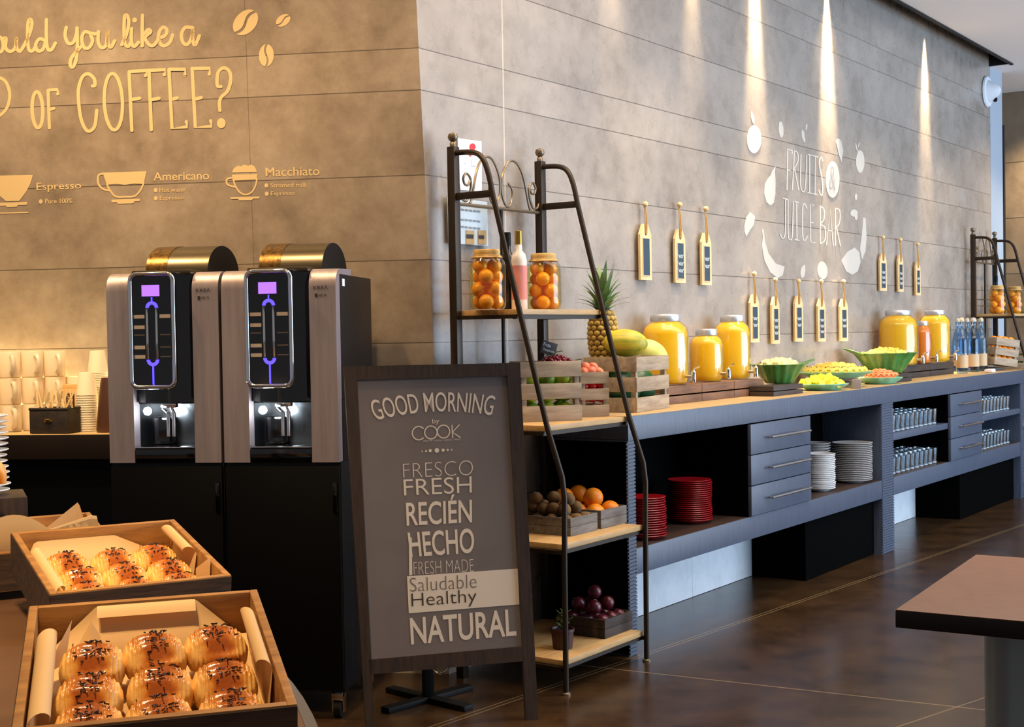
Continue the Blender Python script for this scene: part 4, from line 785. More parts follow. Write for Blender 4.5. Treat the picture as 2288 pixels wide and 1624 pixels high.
# ================================================================ RACKS
def bez(P, k=8): return [Vector(p) for p in P]
def sm3(P, k=6):
    o = []
    for i in range(len(P) - 1):
        p0, p1, p2, p3 = P[max(i - 1, 0)], P[i], P[i + 1], P[min(i + 2, len(P) - 1)]
        for j in range(k):
            t = j / k; o.append(tuple(0.5 * (2 * p1[a] + (p2[a] - p0[a]) * t + (2 * p0[a] - 5 * p1[a] + 4 * p2[a] - p3[a]) * t * t + (3 * p1[a] - p0[a] - 3 * p2[a] + p3[a]) * t ** 3) for a in range(3)))
    return o + [tuple(P[-1])]
SHELF = ((1.375, -2.80), (.954, -2.69), (.533, -2.622), (.117, -2.628))
def rack(label, t0, n0=-3.077):
    """local frame: x along the wall, -y into the room; origin under the left wall post"""
    t = thing('display_rack', label, 'rack', RF(t0, n0, 0), RZR, None); w = .575
    Y = lambda n: -(n + 3.077)
    for x in (0, w):
        po = MB().box(x - .017, x + .017, -.017, .017, 0, 1.985, .003).build('post', 'rack_metal', t)
        MB().lathe([(.012, 0), (.012, .012), (.008, .018), (.016, .026), (.0195, .036), (.016, .048), (0, .054)], 18, x, 0, 1.985).build('finial', 'rack_bright', po)
        P = [(x, 0, 1.962), (x, Y(-2.99), 1.957), (x, Y(-2.945), 1.935), (x, Y(-2.918), 1.88), (x, Y(-2.899), 1.80), (x, Y(-2.788), 1.372), (x, Y(-2.676), .954), (x, Y(-2.615), .775), (x, Y(-2.606), .70), (x, Y(-2.610), .5), (x, Y(-2.613), .006)]
        MB().tube(sm3(P[:5], 5) + P[5:], .0105, 10).build('ladder_leg', 'rack_metal', t); MB().lathe([(.017, 0), (.017, .006), (.011, .010)], 14, x, Y(-2.613), 0).build('foot', 'rack_bright', t)
        MB().box(x - .007, x + .007, Y(-2.90), 0, 1.786, 1.812, .002).build('side_rail', 'rack_metal', t)
    MB().tube([(0, 0, 1.775), (w, 0, 1.775)], .007, 8).build('back_rail', 'rack_bright', t)
    MB().tube([(.30, .0, .1), (.30, 0, 1.775)], .0075, 8).build('back_bar', 'rack_metal', t)
    for z in (1.44, 1.49): MB().tube([(0, 0, z), (w, 0, z)], .003, 6).build('back_wire', 'rack_bright', t)
    def scroll(pts, nm='scroll'): return MB().tube(sm3([(x, 0, z) for x, z in pts], 6), .0048, 8).build(nm, 'rack_bright', t)
    for s, cx in ((1, .30), (-1, .30)):
        f = lambda u: cx + s * u
        scroll([(f(.20), 1.868), (f(.212), 1.850), (f(.232), 1.852), (f(.240), 1.874), (f(.222), 1.893), (f(.196), 1.876), (f(.196), 1.836), (f(.222), 1.790), (f(.258), 1.802), (f(.27), 1.852)])
        scroll([(f(.05), 1.878), (f(.078), 1.85), (f(.066), 1.80), (f(.036), 1.786), (f(.008), 1.83), (f(.010), 1.90), (f(.055), 1.962), (f(.11), 1.962), (f(.155), 1.91), (f(.190), 1.80), (f(.205), 1.782)])
    for z, nf in SHELF:
        s = MB().box(.012, w - .002, Y(nf), .016, z - .020, z, .002).build('shelf', 'shelf_wood', t)
        q = MB()
        for x in (0.0, w): q.box(x - .008, x + .008, Y(nf) - .004, .0, z - .034, z - .020)
        q.box(0, w, Y(nf) + .004, Y(nf) + .018, z - .036, z - .020); q.build('shelf_frame', 'rack_metal', s)
    return t
rack('dark metal ladder rack between the menu sign and the juice counter', 3.965)
R2 = rack('dark metal ladder rack at the far end of the juice counter', 10.44, -3.085)
def SHP(t, n, k, up=0.0005): return RF(t, n, SHELF[k][0] + up)
# --- jars of peaches
def fruit_jar(label, p, where):
    t = thing('fruit_jar', label, 'jar', p, RZR); 
    MB().shell([(.0, .001), (.058, .001), (.066, .010), (.068, .03), (.068, .158), (.064, .176), (.050, .192), (.046, .207)], 40).build('glass', 'glass', t)
    def wob(a, i): return .04 * math.sin(a * 9) * (i in (1, 2)) 
    MB().shell([(.044, .195), (.056, .188), (.058, .190), (.0485, .199), (.049, .203), (.049, .215), (.045, .220), (0, .221)], 44, wob=wob).build('cloth_lid', 'cloth_tan', t, ang=70)
    MB().tube([(.0505 * math.cos(a), .0505 * math.sin(a), .197) for a in [2 * PI * i / 24 for i in range(24)]], .002, 6, closed=True).build('string', 'rope', t)
    MB().lathe([(.0, .003), (.055, .003), (.063, .012), (.0645, .03), (.0645, .156), (.058, .174), (0, .178)], 36).build('syrup', 'syrup_liquid', t)
    return t
def peaches(p, r, grp, lab):
    pr = None
    for lvl, z in enumerate((.0292, .075, .1208, .160)):
        for i in range(3 if lvl < 3 else 2):
            a = PI * 2 / (3 if lvl < 3 else 2) * i + 1.05 * lvl + .4; rr = .0336 if lvl < 3 else .028
            pos = p + Vector((rr * math.cos(a), rr * math.sin(a), z))
            if pr is None: o = pr = MB().ball((0, 0, 0), (.0276, .0276, .0272), 20, 12).build('peach', 'peach')
            else: o = pr.copy(); C.objects.link(o)
            o.location = pos; o.rotation_euler = (random.random() * 3, random.random() * 3, 0); tag(o, lab, 'peach', grp)
_m = thin_glass('syrup_liquid', (1.0, .90, .58), .25)
for px, lab, g in ((1090, 'jar of peaches on the top shelf of the near rack, left of the bottles', 'left'), (1216, 'jar of peaches on the top shelf of the near rack, right of the bottles', 'right')):
    n = -2.93; t_ = tn(px, 690, n); p = SHP(t_, n, 0); fruit_jar(lab, p, g); peaches(p, .03, 'peaches in the %s near jar' % g, 'orange peach packed in the %s jar on the near rack' % g)
for px, lab, g in ((2229, 'jar of peaches on the far rack, nearer the wall end', 'left'), (2267, 'jar of peaches on the far rack, at the right edge', 'right')):
    n = -2.96; t_ = tn(px, 703, n); p = SHP(t_, n, 0); fruit_jar(lab, p, g); peaches(p, .03, 'peaches in the %s far jar' % g, 'orange peach packed in the %s jar on the far rack' % g)
def bottle(label, p, body, cap, lab=None):
    t = thing('bottle', label, 'bottle', p, RZR)
    MB().lathe([(.028, 0), (.031, .004), (.031, .19), (.026, .213), (.014, .228), (.0125, .27), (.0125, .29)], 26).build('body', body, t)
    MB().lathe([(.0145, .252), (.0145, .302), (.012, .304), (0, .304)], 20).build('cap', cap, t)
    if lab: MB().shell([(.0313, .04), (.0316, .045), (.0316, .165), (.0313, .17)], 26).build('label', lab, t)
n = -3.036; bottle('slim dark bottle with a black cap between the two jars on the near rack', SHP(tn(1136, 690, n), n, 0), 'bottle_dark', 'matte_black')
n = -2.962; bottle('pale milky bottle with a gold cap and pink label on the near rack', SHP(tn(1161, 690, n), n, 0), 'bottle_milky', 'gold_cap', 'bottle_label')
n = -3.04; bottle('dark bottle behind the jars on the far rack', SHP(tn(2226, 705, n), n, 0), 'bottle_dark', 'matte_black')
# --- notices behind the near rack
an = thing('notice_holder', 'clear wall holder with printed notices behind the left post of the near rack', 'notice', atn(1045, 490, WN + .02), RZR); bpy.context.view_layer.update(); _ia = an.matrix_basis.inverted()
def quadR(P, lift, name, mat, par, th=.002):
    iv = par.matrix_basis.inverted(); q = MB(); q.extr([iv @ on_right(x, y, lift) for x, y in P], (iv.to_3x3() @ NR) * th); return q.build(name, mat, par, smooth=False)
quadR([(996, 437), (1094, 450), (1096, 562), (1000, 552)], .018, 'holder', 'acrylic', an, .006); sh = quadR([(999, 440), (1088, 451), (1090, 550), (1002, 543)], .014, 'sheet', 'paper_white', an, .0015)
f = Flat(lambda x, y, l: on_right(x, y, l + .016))
for y in (470, 492, 508): 
    for j in range(5): f.poly([(1030 + 9 * j, y - 4 + j), (1037 + 9 * j, y - 3 + j), (1037 + 9 * j, y + 1 + j), (1030 + 9 * j, y + j)])
f.build('print_lines', 'vinyl_grey', an)
for x in (1041, 1068): quadR([(x, 514), (x + 18, 515), (x + 18, 546), (x, 545)], .0165, 'price_label', 'tan_bag', an)
f = Flat(lambda x, y, l: on_right(x, y, l + .019)); f.poly([(1043, 523), (1058, 524), (1058, 533), (1043, 532)]); f.poly([(1070, 525), (1082, 526), (1082, 534), (1070, 533)]); f.build('label_print', 'ink_dark', an)
po = thing('notice_sheet', 'white sheet with a red and blue figure behind the near rack post', 'notice', atn(1050, 370, WN + .004), RZR); bpy.context.view_layer.update()
quadR([(1022, 309), (1075, 316), (1076, 428), (1024, 424)], .003, 'paper', 'paper_white', po)
f = Flat(lambda x, y, l: on_right(x, y, l + .005)); f.ell(1056, 328, 7, 8); f.poly([(1052, 335), (1060, 338), (1052, 350), (1046, 345)]); f.build('red_figure', 'tomato', po)
f = Flat(lambda x, y, l: on_right(x, y, l + .0052)); f.poly([(1044, 346), (1050, 350), (1042, 366), (1036, 364)]); f.poly([(1056, 352), (1070, 354), (1068, 372), (1052, 370)]); f.build('blue_figure', 'chalk', po)
# ================================================================ CRATES
def crate(label, p, rz, L, Wd, H, slats, wood='crate_wood', gap=.35, name='fruit_crate', post=.018):
    """slatted crate, origin at the bottom centre; long sides face -y and +y"""
    t = thing(name, label, 'crate', p, rz); th = .008; sh = H / (slats + gap * (slats - 1)); st = sh * (1 + gap)
    for sx in (-1, 1):
        for sy in (-1, 1):
            x = sx * (L / 2 - th - post / 2); y = sy * (Wd / 2 - th - post / 2); MB().box(x - post / 2, x + post / 2, y - post / 2, y + post / 2, .0, H - .002, .001).build('corner_post', wood, t)
    for k in range(slats):
        z0 = k * st; z1 = z0 + sh
        for sy in (-1, 1): y = sy * (Wd / 2 - th / 2); MB().box(-L / 2, L / 2, y - th / 2, y + th / 2, z0, z1, .0015).build('side_slat', wood, t)
        for sx in (-1, 1): x = sx * (L / 2 - th / 2); MB().box(x - th / 2, x + th / 2, -Wd / 2 + th, Wd / 2 - th, z0, z1, .0015).build('end_slat', wood, t)
    MB().box(-L / 2 + th, L / 2 - th, -Wd / 2 + th, Wd / 2 - th, .001, .009).build('floor_board', wood, t)
    return t
def fruit(kind, label, pos, r, mat, grp, proto={}, stalk=None):
    key = (kind, mat, r)
    if key not in proto:
        q = MB(); q.ball((0, 0, 0), r, 22, 14); o = q.build(kind, mat); proto[key] = o
        if stalk: rz = r[2] if isinstance(r, tuple) else r; s = MB().tube([(0, 0, rz * .93), (.002, 0, rz * 1.06)], .0022, 6).build('stalk', stalk, o)
    else:
        src = proto[key]; o = src.copy(); C.objects.link(o)
        for ch in list(src.children): c = ch.copy(); C.objects.link(c); c.parent = o
    o.location = pos; o.rotation_euler = (random.uniform(-.7, .7), random.uniform(-.7, .7), random.uniform(0, 6)); return tag(o, label, kind.replace('_', ' '), grp)
def lp(t, *p): return t.matrix_basis @ Vector(p)
zs = SHELF[1][0]
# limes
br = atz(1301, 939, zs); a = math.radians(15); ux = Vector((math.cos(a), math.sin(a), 0)); uy = Vector((-math.sin(a), math.cos(a), 0)); L_, W_ = .240, .16
CL = crate('pale slatted crate of limes on the middle shelf of the near rack, beside the sign', br - ux * (L_ / 2) + uy * (W_ / 2) + ZU * .0006, a, L_, W_, .225, 3, gap=.42)
for lvl in range(3):
    for i in range(3):
        for j in range(2):
            fruit('lime', 'green lime behind the slats of the lime crate', lp(CL, -.066 + .065 * i, -.034 + .066 * j, .041 + .060 * lvl), (.0325, .030, .030), 'lime' if (i + j + lvl) % 3 else 'lime_dark', 'limes in the crate')
# grapes and the little chalk sign
def bunch(label, c, n, r, sx, sy, sz, mat, name='grape_bunch'):
    t = thing(name, label, 'grapes' if 'grape' in name else 'fruit', c); q = MB()
    for i in range(n):
        for _ in range(20):
            p = Vector((random.gauss(0, .45) * sx, random.gauss(0, .45) * sy, 0)); p.z = sz * max(0, 1 - (p.x / sx) ** 2 - (p.y / sy) ** 2) * random.uniform(.3, 1)
            if abs(p.x) < sx and abs(p.y) < sy: break
        q.ball(p, r * random.uniform(.9, 1.08), 12, 8)
    q.build('berries', mat, t); q = MB(); q.tube([(-.02, 0, sz), (0, .006, sz + .016), (.025, .01, sz + .02)], .0022, 6); q.build('stem', 'stem_green', t); return t
bunch('dark red grape bunch lying on top of the limes', lp(CL, .055, .03, .212), 60, .0105, .07, .05, .03, 'grape')
cs = thing('chalk_sign', 'little tilted slate sign lettered in chalk above the grapes', 'sign', lp(CL, .03, .05, .205), a + .1)
MB().tube([(0, 0, -.03), (0, 0, .07)], .0022, 6).build('stick', 'stirrer', cs)
q = MB(); q.m = Matrix.Translation((0, -.004, .068)) @ Matrix.Rotation(.28, 4, 'Y'); q.box(-.032, .032, -.002, .002, -.025, .025, .001); sl_ = q.build('slate', 'label_black', cs)
bpy.context.view_layer.update(); _ms = cs.matrix_basis @ Matrix.Translation((0, -.0064, .068)) @ Matrix.Rotation(.28, 4, 'Y')
f = Flat(lambda x, y, l: _ms @ Vector((x, -l, y))); f.text('Fruta', (-.026, .018), (.004, .018), (.004, .004), (-.026, .004)); f.text('Temporada', (-.024, -.004), (.026, -.004), (.026, -.016), (-.024, -.016)); f.build('chalk_lettering', 'chalk', cs)
# second crate: pink citrus on top, red grapes between the slats
br = atz(1362, 930, zs); L_, W_ = .118, .14
CG = crate('narrow slatted crate of red and pink fruit on the middle shelf of the near rack', br - ux * (L_ / 2) + uy * (W_ / 2) + ZU * .0006, a, L_, W_, .175, 3, gap=.42, post=.014)
for lvl in range(3):
    for i in range(3):
        for j in range(3): fruit('small_tomato', 'small red tomato between the slats of the narrow crate', lp(CG, -.034 + .034 * i, -.042 + .040 * j, .026 + .046 * lvl), .0165, 'tomato', 'red tomatoes in the narrow crate')
for i, (x, y, z) in enumerate([(-.03, -.03, .176), (.0, -.034, .180), (.03, -.03, .176), (-.014, .0, .196), (.018, .0, .194), (-.03, .03, .178), (.03, .03, .176), (.0, .03, .186)]): fruit('pink_citrus', 'pink citrus piece heaped on the narrow crate', lp(CG, x, y, z), (.021, .019, .017), 'pink_citrus', 'pink citrus pieces')
bunch('red grape bunch tucked behind the pink citrus', lp(CG, -.035, .06, .165), 22, .0105, .035, .03, .04, 'grape')
# big crate on the counter with melons and pineapple
ZT2 = .953; br = atz(1424, 922, ZT2); a2 = math.radians(62); vx = Vector((math.cos(a2), math.sin(a2), 0)); vy = Vector((-math.sin(a2), math.cos(a2), 0))
CM = crate('large pale slatted crate of melons at the near end of the juice counter', br + vx * .18 + vy * .12 + ZU * .0006, a2, .36, .24, .228, 3, gap=.40, post=.022)
for i, x in enumerate((-.085, .085)): 
    o = fruit('watermelon', 'striped green watermelon inside the melon crate, %s' % ('near end' if i == 0 else 'far end'), lp(CM, x, -.005, .098), (.082, .088, .085), 'watermelon', None); o.rotation_euler = (0, 0, a2)
def bign(px, py, n, r, mat, kind, lab, eul):
    o = MB().ball((0, 0, 0), r, 28, 18).build(kind, mat, loc=atn(px, py, n)); o.rotation_euler = eul; return tag(o, lab, 'melon')
bign(1396, 766, -2.862, (.096, .062, .0575), 'melon', 'melon', 'yellow-green melon lying on top of the melon crate', (0, .06, -.1)); bign(1452, 792, -2.95, (.085, .066, .064), 'melon_pale', 'melon', 'pale yellow melon behind the yellow-green one', (0, .5, .0))
pb = lp(CM, -.116, .058, 0); pa = thing('pineapple', 'upright pineapple with a tall leafy crown behind the near rack', 'pineapple', Vector((pb.x, pb.y, 1.166)), .3)
q = MB()
def pw(a, i): return .0
prof = [(.030, 0), (.048, .012), (.056, .05), (.060, .10), (.058, .15), (.050, .19), (.036, .212), (0, .218)]; q.lathe(prof, 24)
def prad(z):
    for (r0, z0), (r1, z1) in zip(prof, prof[1:]):
        if z0 <= z <= z1: return r0 + (r1 - r0) * (z - z0) / (z1 - z0)
    return .03
q.build('core', 'pine_body', pa); q = MB()
for row in range(10):
    z = .014 + row * .0205
    for k in range(12):
        an_ = 2 * PI * (k + .5 * (row % 2)) / 12; r = prad(z); q.m = Matrix.Translation((r * math.cos(an_), r * math.sin(an_), z)) @ Matrix.Rotation(an_, 4, 'Z'); q.lathe
        q.ball((0, 0, 0), (.008, .0145, .0115), 8, 6)
q.m = Matrix.Identity(4); q.build('skin_eyes', 'pine_skin' if False else 'pine_eye', pa) if 'pine_eye' in MATS else q.build('skin_eyes', 'pine_body', pa)
q = MB()
for k in range(38):
    lv = k / 38; an_ = k * 2.4; ln = .055 + .150 * lv * random.uniform(.85, 1.1); out = .098 * (1 - lv * .6) + .010; base = Vector((.018 * (1 - lv) * math.cos(an_), .018 * (1 - lv) * math.sin(an_), .208 + .03 * lv)); d = Vector((math.cos(an_), math.sin(an_), 0)); sd = Vector((-d.y, d.x, 0))
    V = []; F = []
    for i in range(7):
        s = i / 6; c = base + d * (out * s ** 1.4) + ZU * (ln * (s - .35 * s ** 3 * (1 - lv))); wd = .019 * (1 - s) ** .6 + .0004; V += [c + sd * wd, c - ZU * .001 - d * .003 * (1 - s), c - sd * wd]
    for i in range(6):
        for j in (0, 1): F.append((3 * i + j, 3 * i + j + 1, 3 * i + 4 + j, 3 * i + 3 + j))
    q.add(V, F)
q.build('crown', 'pine_leaf', pa, fix=False)
# shelf 3: kiwis and oranges
def tray(label, pf0, pf1, z, depth, H, wood):
    A = atz(*pf0, z); B = atz(*pf1, z); d = (B - A); L_ = d.length; an = RZR; v = -NR
    return crate(label, (A + B) / 2 + v * depth / 2 + ZU * .0006, an, L_, depth, H, 2, wood, gap=.03, name='fruit_tray', post=.012)
z3 = SHELF[2][0]; TK = tray('weathered tray of kiwis on the third shelf of the near rack', (1277, 1199), (1334, 1184), z3, .27, .066, 'crate_grey'); TOL = (atz(1406, 1167, z3) - atz(1346, 1182.5, z3)).length; TO = tray('weathered tray of oranges on the third shelf of the near rack', (1343, 1182), (1401, 1168), z3, .22, .070, 'crate_grey')
def heap(kind, lab, grp, tr, P, r, mat, stalk=None):
    for (x, y, z) in P: fruit(kind, lab, lp(tr, x, y, z), r, mat, grp, stalk=stalk)
def spread(L_, D_, nx, ny, z, r): return [(-L_ / 2 + r + .008 + (L_ - 2 * r - .016) * (i / max(1, nx - 1)), -D_ / 2 + r + .008 + (D_ - 2 * r - .016) * (j / max(1, ny - 1)), z + random.uniform(-.003, .003)) for i in range(nx) for j in range(ny)]
Lk = .205; heap('kiwi', 'brown kiwi in the tray of kiwis', 'kiwis in the tray', TK, spread(.20, .27, 3, 4, .046, .03), (.029, .0245, .0245), 'kiwi'); heap('kiwi', 'brown kiwi in the tray of kiwis', 'kiwis in the tray', TK, spread(.15, .22, 2, 4, .088, .03), (.029, .0245, .0245), 'kiwi'); heap('kiwi', 'brown kiwi in the tray of kiwis', 'kiwis in the tray', TK, [(.0, .0, .126), (-.03, .06, .122), (.01, -.06, .122)], (.029, .0245, .0245), 'kiwi')
OL = TOL / 2 - .050; OP = [(-OL, -.058, .050), (OL, -.058, .050), (-OL, .026, .050), (OL, .026, .050), (0, -.016, .104), (OL * .9, .084, .104), (-OL, .084, .104)]
heap('orange', 'bright orange in the tray of oranges', 'oranges in the tray', TO, OP, .0395, 'orange')
z4 = SHELF[3][0]; TP = tray('dark tray of plums on the bottom shelf of the near rack', (1352, 1428), (1414, 1405), z4, .22, .072, 'crate_old')
heap('plum', 'dark red plum in the tray of plums', 'plums in the tray', TP, spread(.195, .22, 3, 3, .055, .03), (.0285, .0285, .027), 'plum', 'stem_green'); heap('plum', 'dark red plum in the tray of plums', 'plums in the tray', TP, [(-.05, -.03, .105), (.03, -.04, .108), (.02, .03, .106), (-.04, .05, .110), (.0, .0, .152)], (.0285, .0285, .027), 'plum', 'stem_green')
pp = atz(1258, 1452, z4); pl = thing('potted_plant', 'small potted herb on the front corner of the bottom shelf of the near rack', 'plant', pp + ZU * .0006 + Vector((.0, .03, 0)))
MB().lathe([(.032, 0), (.036, .0), (.042, .062), (.045, .064), (.045, .074), (.040, .074), (.038, .066), (0, .064)], 24).build('pot', 'pot_dark', pl); q = MB()
for k in range(34):
    an_ = random.random() * 6.28; c = Vector((.034 * random.random() * math.cos(an_), .034 * random.random() * math.sin(an_), .08 + .06 * random.random())); q.m = Matrix.Translation(c) @ Matrix.Rotation(an_, 4, 'Z') @ Matrix.Rotation(random.uniform(-.9, .9), 4, 'Y'); q.ball((0, 0, 0), (.013, .009, .002), 8, 6)
q.m = Matrix.Identity(4); q.tube([(0, 0, .062), (0, 0, .12)], .003, 6); q.build('foliage', 'stem_green', pl)
pq = atz(1215, 1440, z4); q = thing('dark_bouquet', 'dark red dried bouquet at the back of the bottom shelf of the near rack', 'bouquet', RF(4.09, -2.92, z4 + .0006))
MB().lathe([(.04, 0), (.048, .0), (.056, .09), (.05, .09), (.048, .01), (0, .01)], 24).build('vase', 'pot_dark', q); m_ = MB()
for k in range(40):
    an_ = random.random() * 6.28; r_ = random.random(); c = Vector((.075 * r_ * math.cos(an_), .075 * r_ * math.sin(an_), .15 + .12 * random.random() * (1.1 - r_ * .6))); m_.tube([(0, 0, .06), tuple(c)], .0016, 5); m_.ball(c, random.uniform(.010, .017), 8, 6)
m_.build('dried_flowers', 'plum', q)
# ================================================================ JUICE COUNTER
FN = -2.70; TOPZ = .953
def rbox(q, t0, t1, n0, n1, z0, z1, c=0.0):
    """box in wall coordinates; local frame of the counter thing: x = t, y = -(n - FN)"""
    return q.box(t0, t1, FN - n1, FN - n0, z0, z1, c)
def rthing(name, label, cat, t, group=None): return thing(name, label, cat, RF(0, FN, 0), RZR, group)
wt = rthing('worktop', 'long blue-grey counter top with a wooden surface running along the juice wall', 'worktop', 4.5)
q = MB(); rbox(q, 4.562, 10.36, -3.145, FN + .002, .86, TOPZ - .003); q.build('slab', 'counter_blue', wt, smooth=False)
q = MB(); rbox(q, 4.565, 10.355, -3.145, FN - .004, TOPZ - .003, TOPZ); q.build('surface', 'counter_top', wt, smooth=False)
q = MB(); rbox(q, 4.562, 10.362, FN - .001, FN + .006, .855, TOPZ - .002, .001); q.build('fascia', 'counter_blue', wt)
def unit_(label, t0, t1, da, db, shelf, black, plinth, pillars):
    t = rthing('cabinet_unit', label, 'cabinet', t0)
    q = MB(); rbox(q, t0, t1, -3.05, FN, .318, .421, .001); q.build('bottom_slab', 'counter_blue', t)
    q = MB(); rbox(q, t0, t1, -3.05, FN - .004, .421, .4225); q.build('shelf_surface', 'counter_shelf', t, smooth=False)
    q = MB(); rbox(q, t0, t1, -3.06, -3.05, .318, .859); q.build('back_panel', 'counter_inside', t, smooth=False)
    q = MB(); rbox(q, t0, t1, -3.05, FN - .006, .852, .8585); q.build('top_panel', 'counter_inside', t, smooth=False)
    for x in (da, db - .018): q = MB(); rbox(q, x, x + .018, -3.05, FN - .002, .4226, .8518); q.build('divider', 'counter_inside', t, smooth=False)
    for i, (z0, z1) in enumerate(((.710, .849), (.568, .706), (.427, .564))):
        q = MB(); rbox(q, da + .004, db - .004, FN - .001, FN + .016, z0, z1, .0015); d = q.build('drawer', 'counter_blue', t)
        zc = (z0 + z1) / 2 + .002; q = MB(); yy = -.046; m0, m1 = da + .165, db - .075
        q.tube([(m0, yy, zc), (m1, yy, zc)], .0065, 10); q.tube([(m0 + .03, yy, zc), (m0 + .03, -.014, zc)], .005, 8); q.tube([(m1 - .03, yy, zc), (m1 - .03, -.014, zc)], .005, 8); q.build('bar_handle', 'steel', d)
    if shelf:
        for x0, x1 in ((t0, da), (db, t1)): q = MB(); rbox(q, x0 + .001, x1 - .001, -3.05, FN - .001, .633, .670, .001); q.build('middle_shelf', 'counter_blue', t)
    for x0, x1 in pillars:
        q = MB(); rbox(q, x0, x1, -3.05, FN - .004, 0, .858)
        for k in range(58): z = .006 + k * .0147; rbox(q, x0, x1, FN - .004, FN + .002, z, z + .0098)
        q.build('ribbed_pillar', 'counter_blue', t, smooth=False)
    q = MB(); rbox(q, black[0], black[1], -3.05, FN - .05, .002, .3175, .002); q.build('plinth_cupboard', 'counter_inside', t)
    q = MB(); rbox(q, plinth[0], plinth[1], -3.06, -3.05, .002, .317); q.build('stone_plinth', 'plinth_stone', t, smooth=False)
    return t
U1 = unit_('blue-grey counter unit with red and white plates, nearest the ladder rack', 4.622, 7.3765, 5.645, 6.340, False, (6.41, 7.375), (4.622, 6.41), ((4.562, 4.621),))
U2 = unit_('blue-grey counter unit with glasses on four shelves, at the far end', 7.565, 10.26, 8.568, 9.25, True, (8.96, 10.255), (7.565, 8.96), ((7.378, 7.564), (10.261, 10.35)))
q = MB(); rbox(q, 4.5605, 4.562, -3.05, FN - .006, .01, .85); q.build('end_panel', 'counter_inside', U1, smooth=False)
# plates
def stack(n_, px, npl, z, R, h, mat, label, grp):
    p = RF(tn(px, 1050, npl), npl, z); src = None
    for k in range(n_):
        if src is None:
            src = o = MB().shell([(0, .003), (R * .55, 0), (R * .6, .004), (R * .93, .013), (R, .0175), (R * .985, .0192), (R * .9, .016), (R * .55, .0065), (0, .006)], 40).build('plate', mat)
        else: o = src.copy(); C.objects.link(o)
        o.location = p + ZU * (h * k + .0004) + Vector((random.uniform(-.002, .002), random.uniform(-.002, .002), 0)); tag(o, label, 'plate', grp)
stack(20, 1541, -2.86, .423, .099, .0092, 'plate_red', 'red plate in the wide stack in the left bay of the juice counter', 'red plates in the wide stack')
stack(17, 1440, -2.80, .423, .088, .0098, 'plate_red', 'red plate in the narrow stack behind the right leg of the near rack', 'red plates behind the rack leg')
stack(19, 1832, -2.812, .423, .082, .0100, 'plate_white', 'white plate in the front stack right of the drawers', 'white plates in the front stack')
stack(16, 1820, -2.955, .423, .090, .0142, 'plate_grey', 'grey-white plate in the half hidden stack behind the white plates', 'plates in the hidden stack')
stack(21, 1904, -2.815, .423, .112, .0102, 'plate_grey', 'large grey-white plate in the wide stack beside the white plates', 'grey-white plates in the wide stack')
# glasses
gsrc = None; gb = None
for (t0, z, lab, g) in ((7.70, .6705, 'clear drinking glass on the upper left shelf of the far counter unit', 'glasses on the upper left shelf'), (7.70, .423, 'clear drinking glass on the lower left shelf of the far counter unit', 'glasses on the lower left shelf'),
                        (9.36, .6705, 'clear drinking glass on the upper right shelf of the far counter unit', 'glasses on the upper right shelf'), (9.36, .423, 'clear drinking glass on the lower right shelf of the far counter unit', 'glasses on the lower right shelf')):
    for i in range(10):
        for j in range(3):
            if gsrc is None: gsrc = o = MB().shell([(0, .002), (.026, 0), (.029, .006), (.0345, .098), (.033, .098), (.0275, .014), (0, .012)], 16).build('drinking_glass', 'glass_clear')
            else: o = gsrc.copy(); C.objects.link(o)
            o.location = RF(t0 + .083 * i, -2.765 - .085 * j, z + .0003); tag(o, lab, 'glass', g)
            if gb is None: gb = MB().lathe([(0, .003), (.0265, .003), (.0275, .012), (.0, .013)], 16).build('glint_base', 'base_glint', o)  # whitish disc: sparkle at the glass bottom put into colour
            else: cb = gb.copy(); C.objects.link(cb); cb.parent = o
# ================================================================ ON THE COUNTER
CT = TOPZ + .0005
def slat_riser(label, t0, t1, nf, nb, H, wood='crate_brown'):
    t = thing('crate_riser', label, 'riser', RF((t0 + t1) / 2, (nf + nb) / 2, CT), RZR); L_, D_ = t1 - t0, nf - nb
    for z0, z1 in ((0, H * .44), (H * .52, H - .008)):
        for sy in (-1, 1): y = sy * (D_ / 2 - .004); MB().box(-L_ / 2, L_ / 2, y - .004, y + .004, z0, z1, .001).build('side_slat', wood, t)
        for sx in (-1, 1): x = sx * (L_ / 2 - .004); MB().box(x - .004, x + .004, -D_ / 2 + .008, D_ / 2 - .008, z0, z1, .001).build('end_slat', wood, t)
    MB().box(-L_ / 2, L_ / 2, -D_ / 2, D_ / 2, H - .008, H, .001).build('top_board', wood, t); return t
RH = .082; RZT = CT + RH
ta, tb_ = tn(1482, 905, -2.955), tn(1699, 882, -2.955)
for i in range(3):
    w = (tb_ - ta) / 3; slat_riser('brown crate riser under the near juice jars, %s of three' % ('left', 'middle', 'right')[i], ta + w * i + .002, ta + w * (i + 1) - .002, -2.935, -3.14, RH)
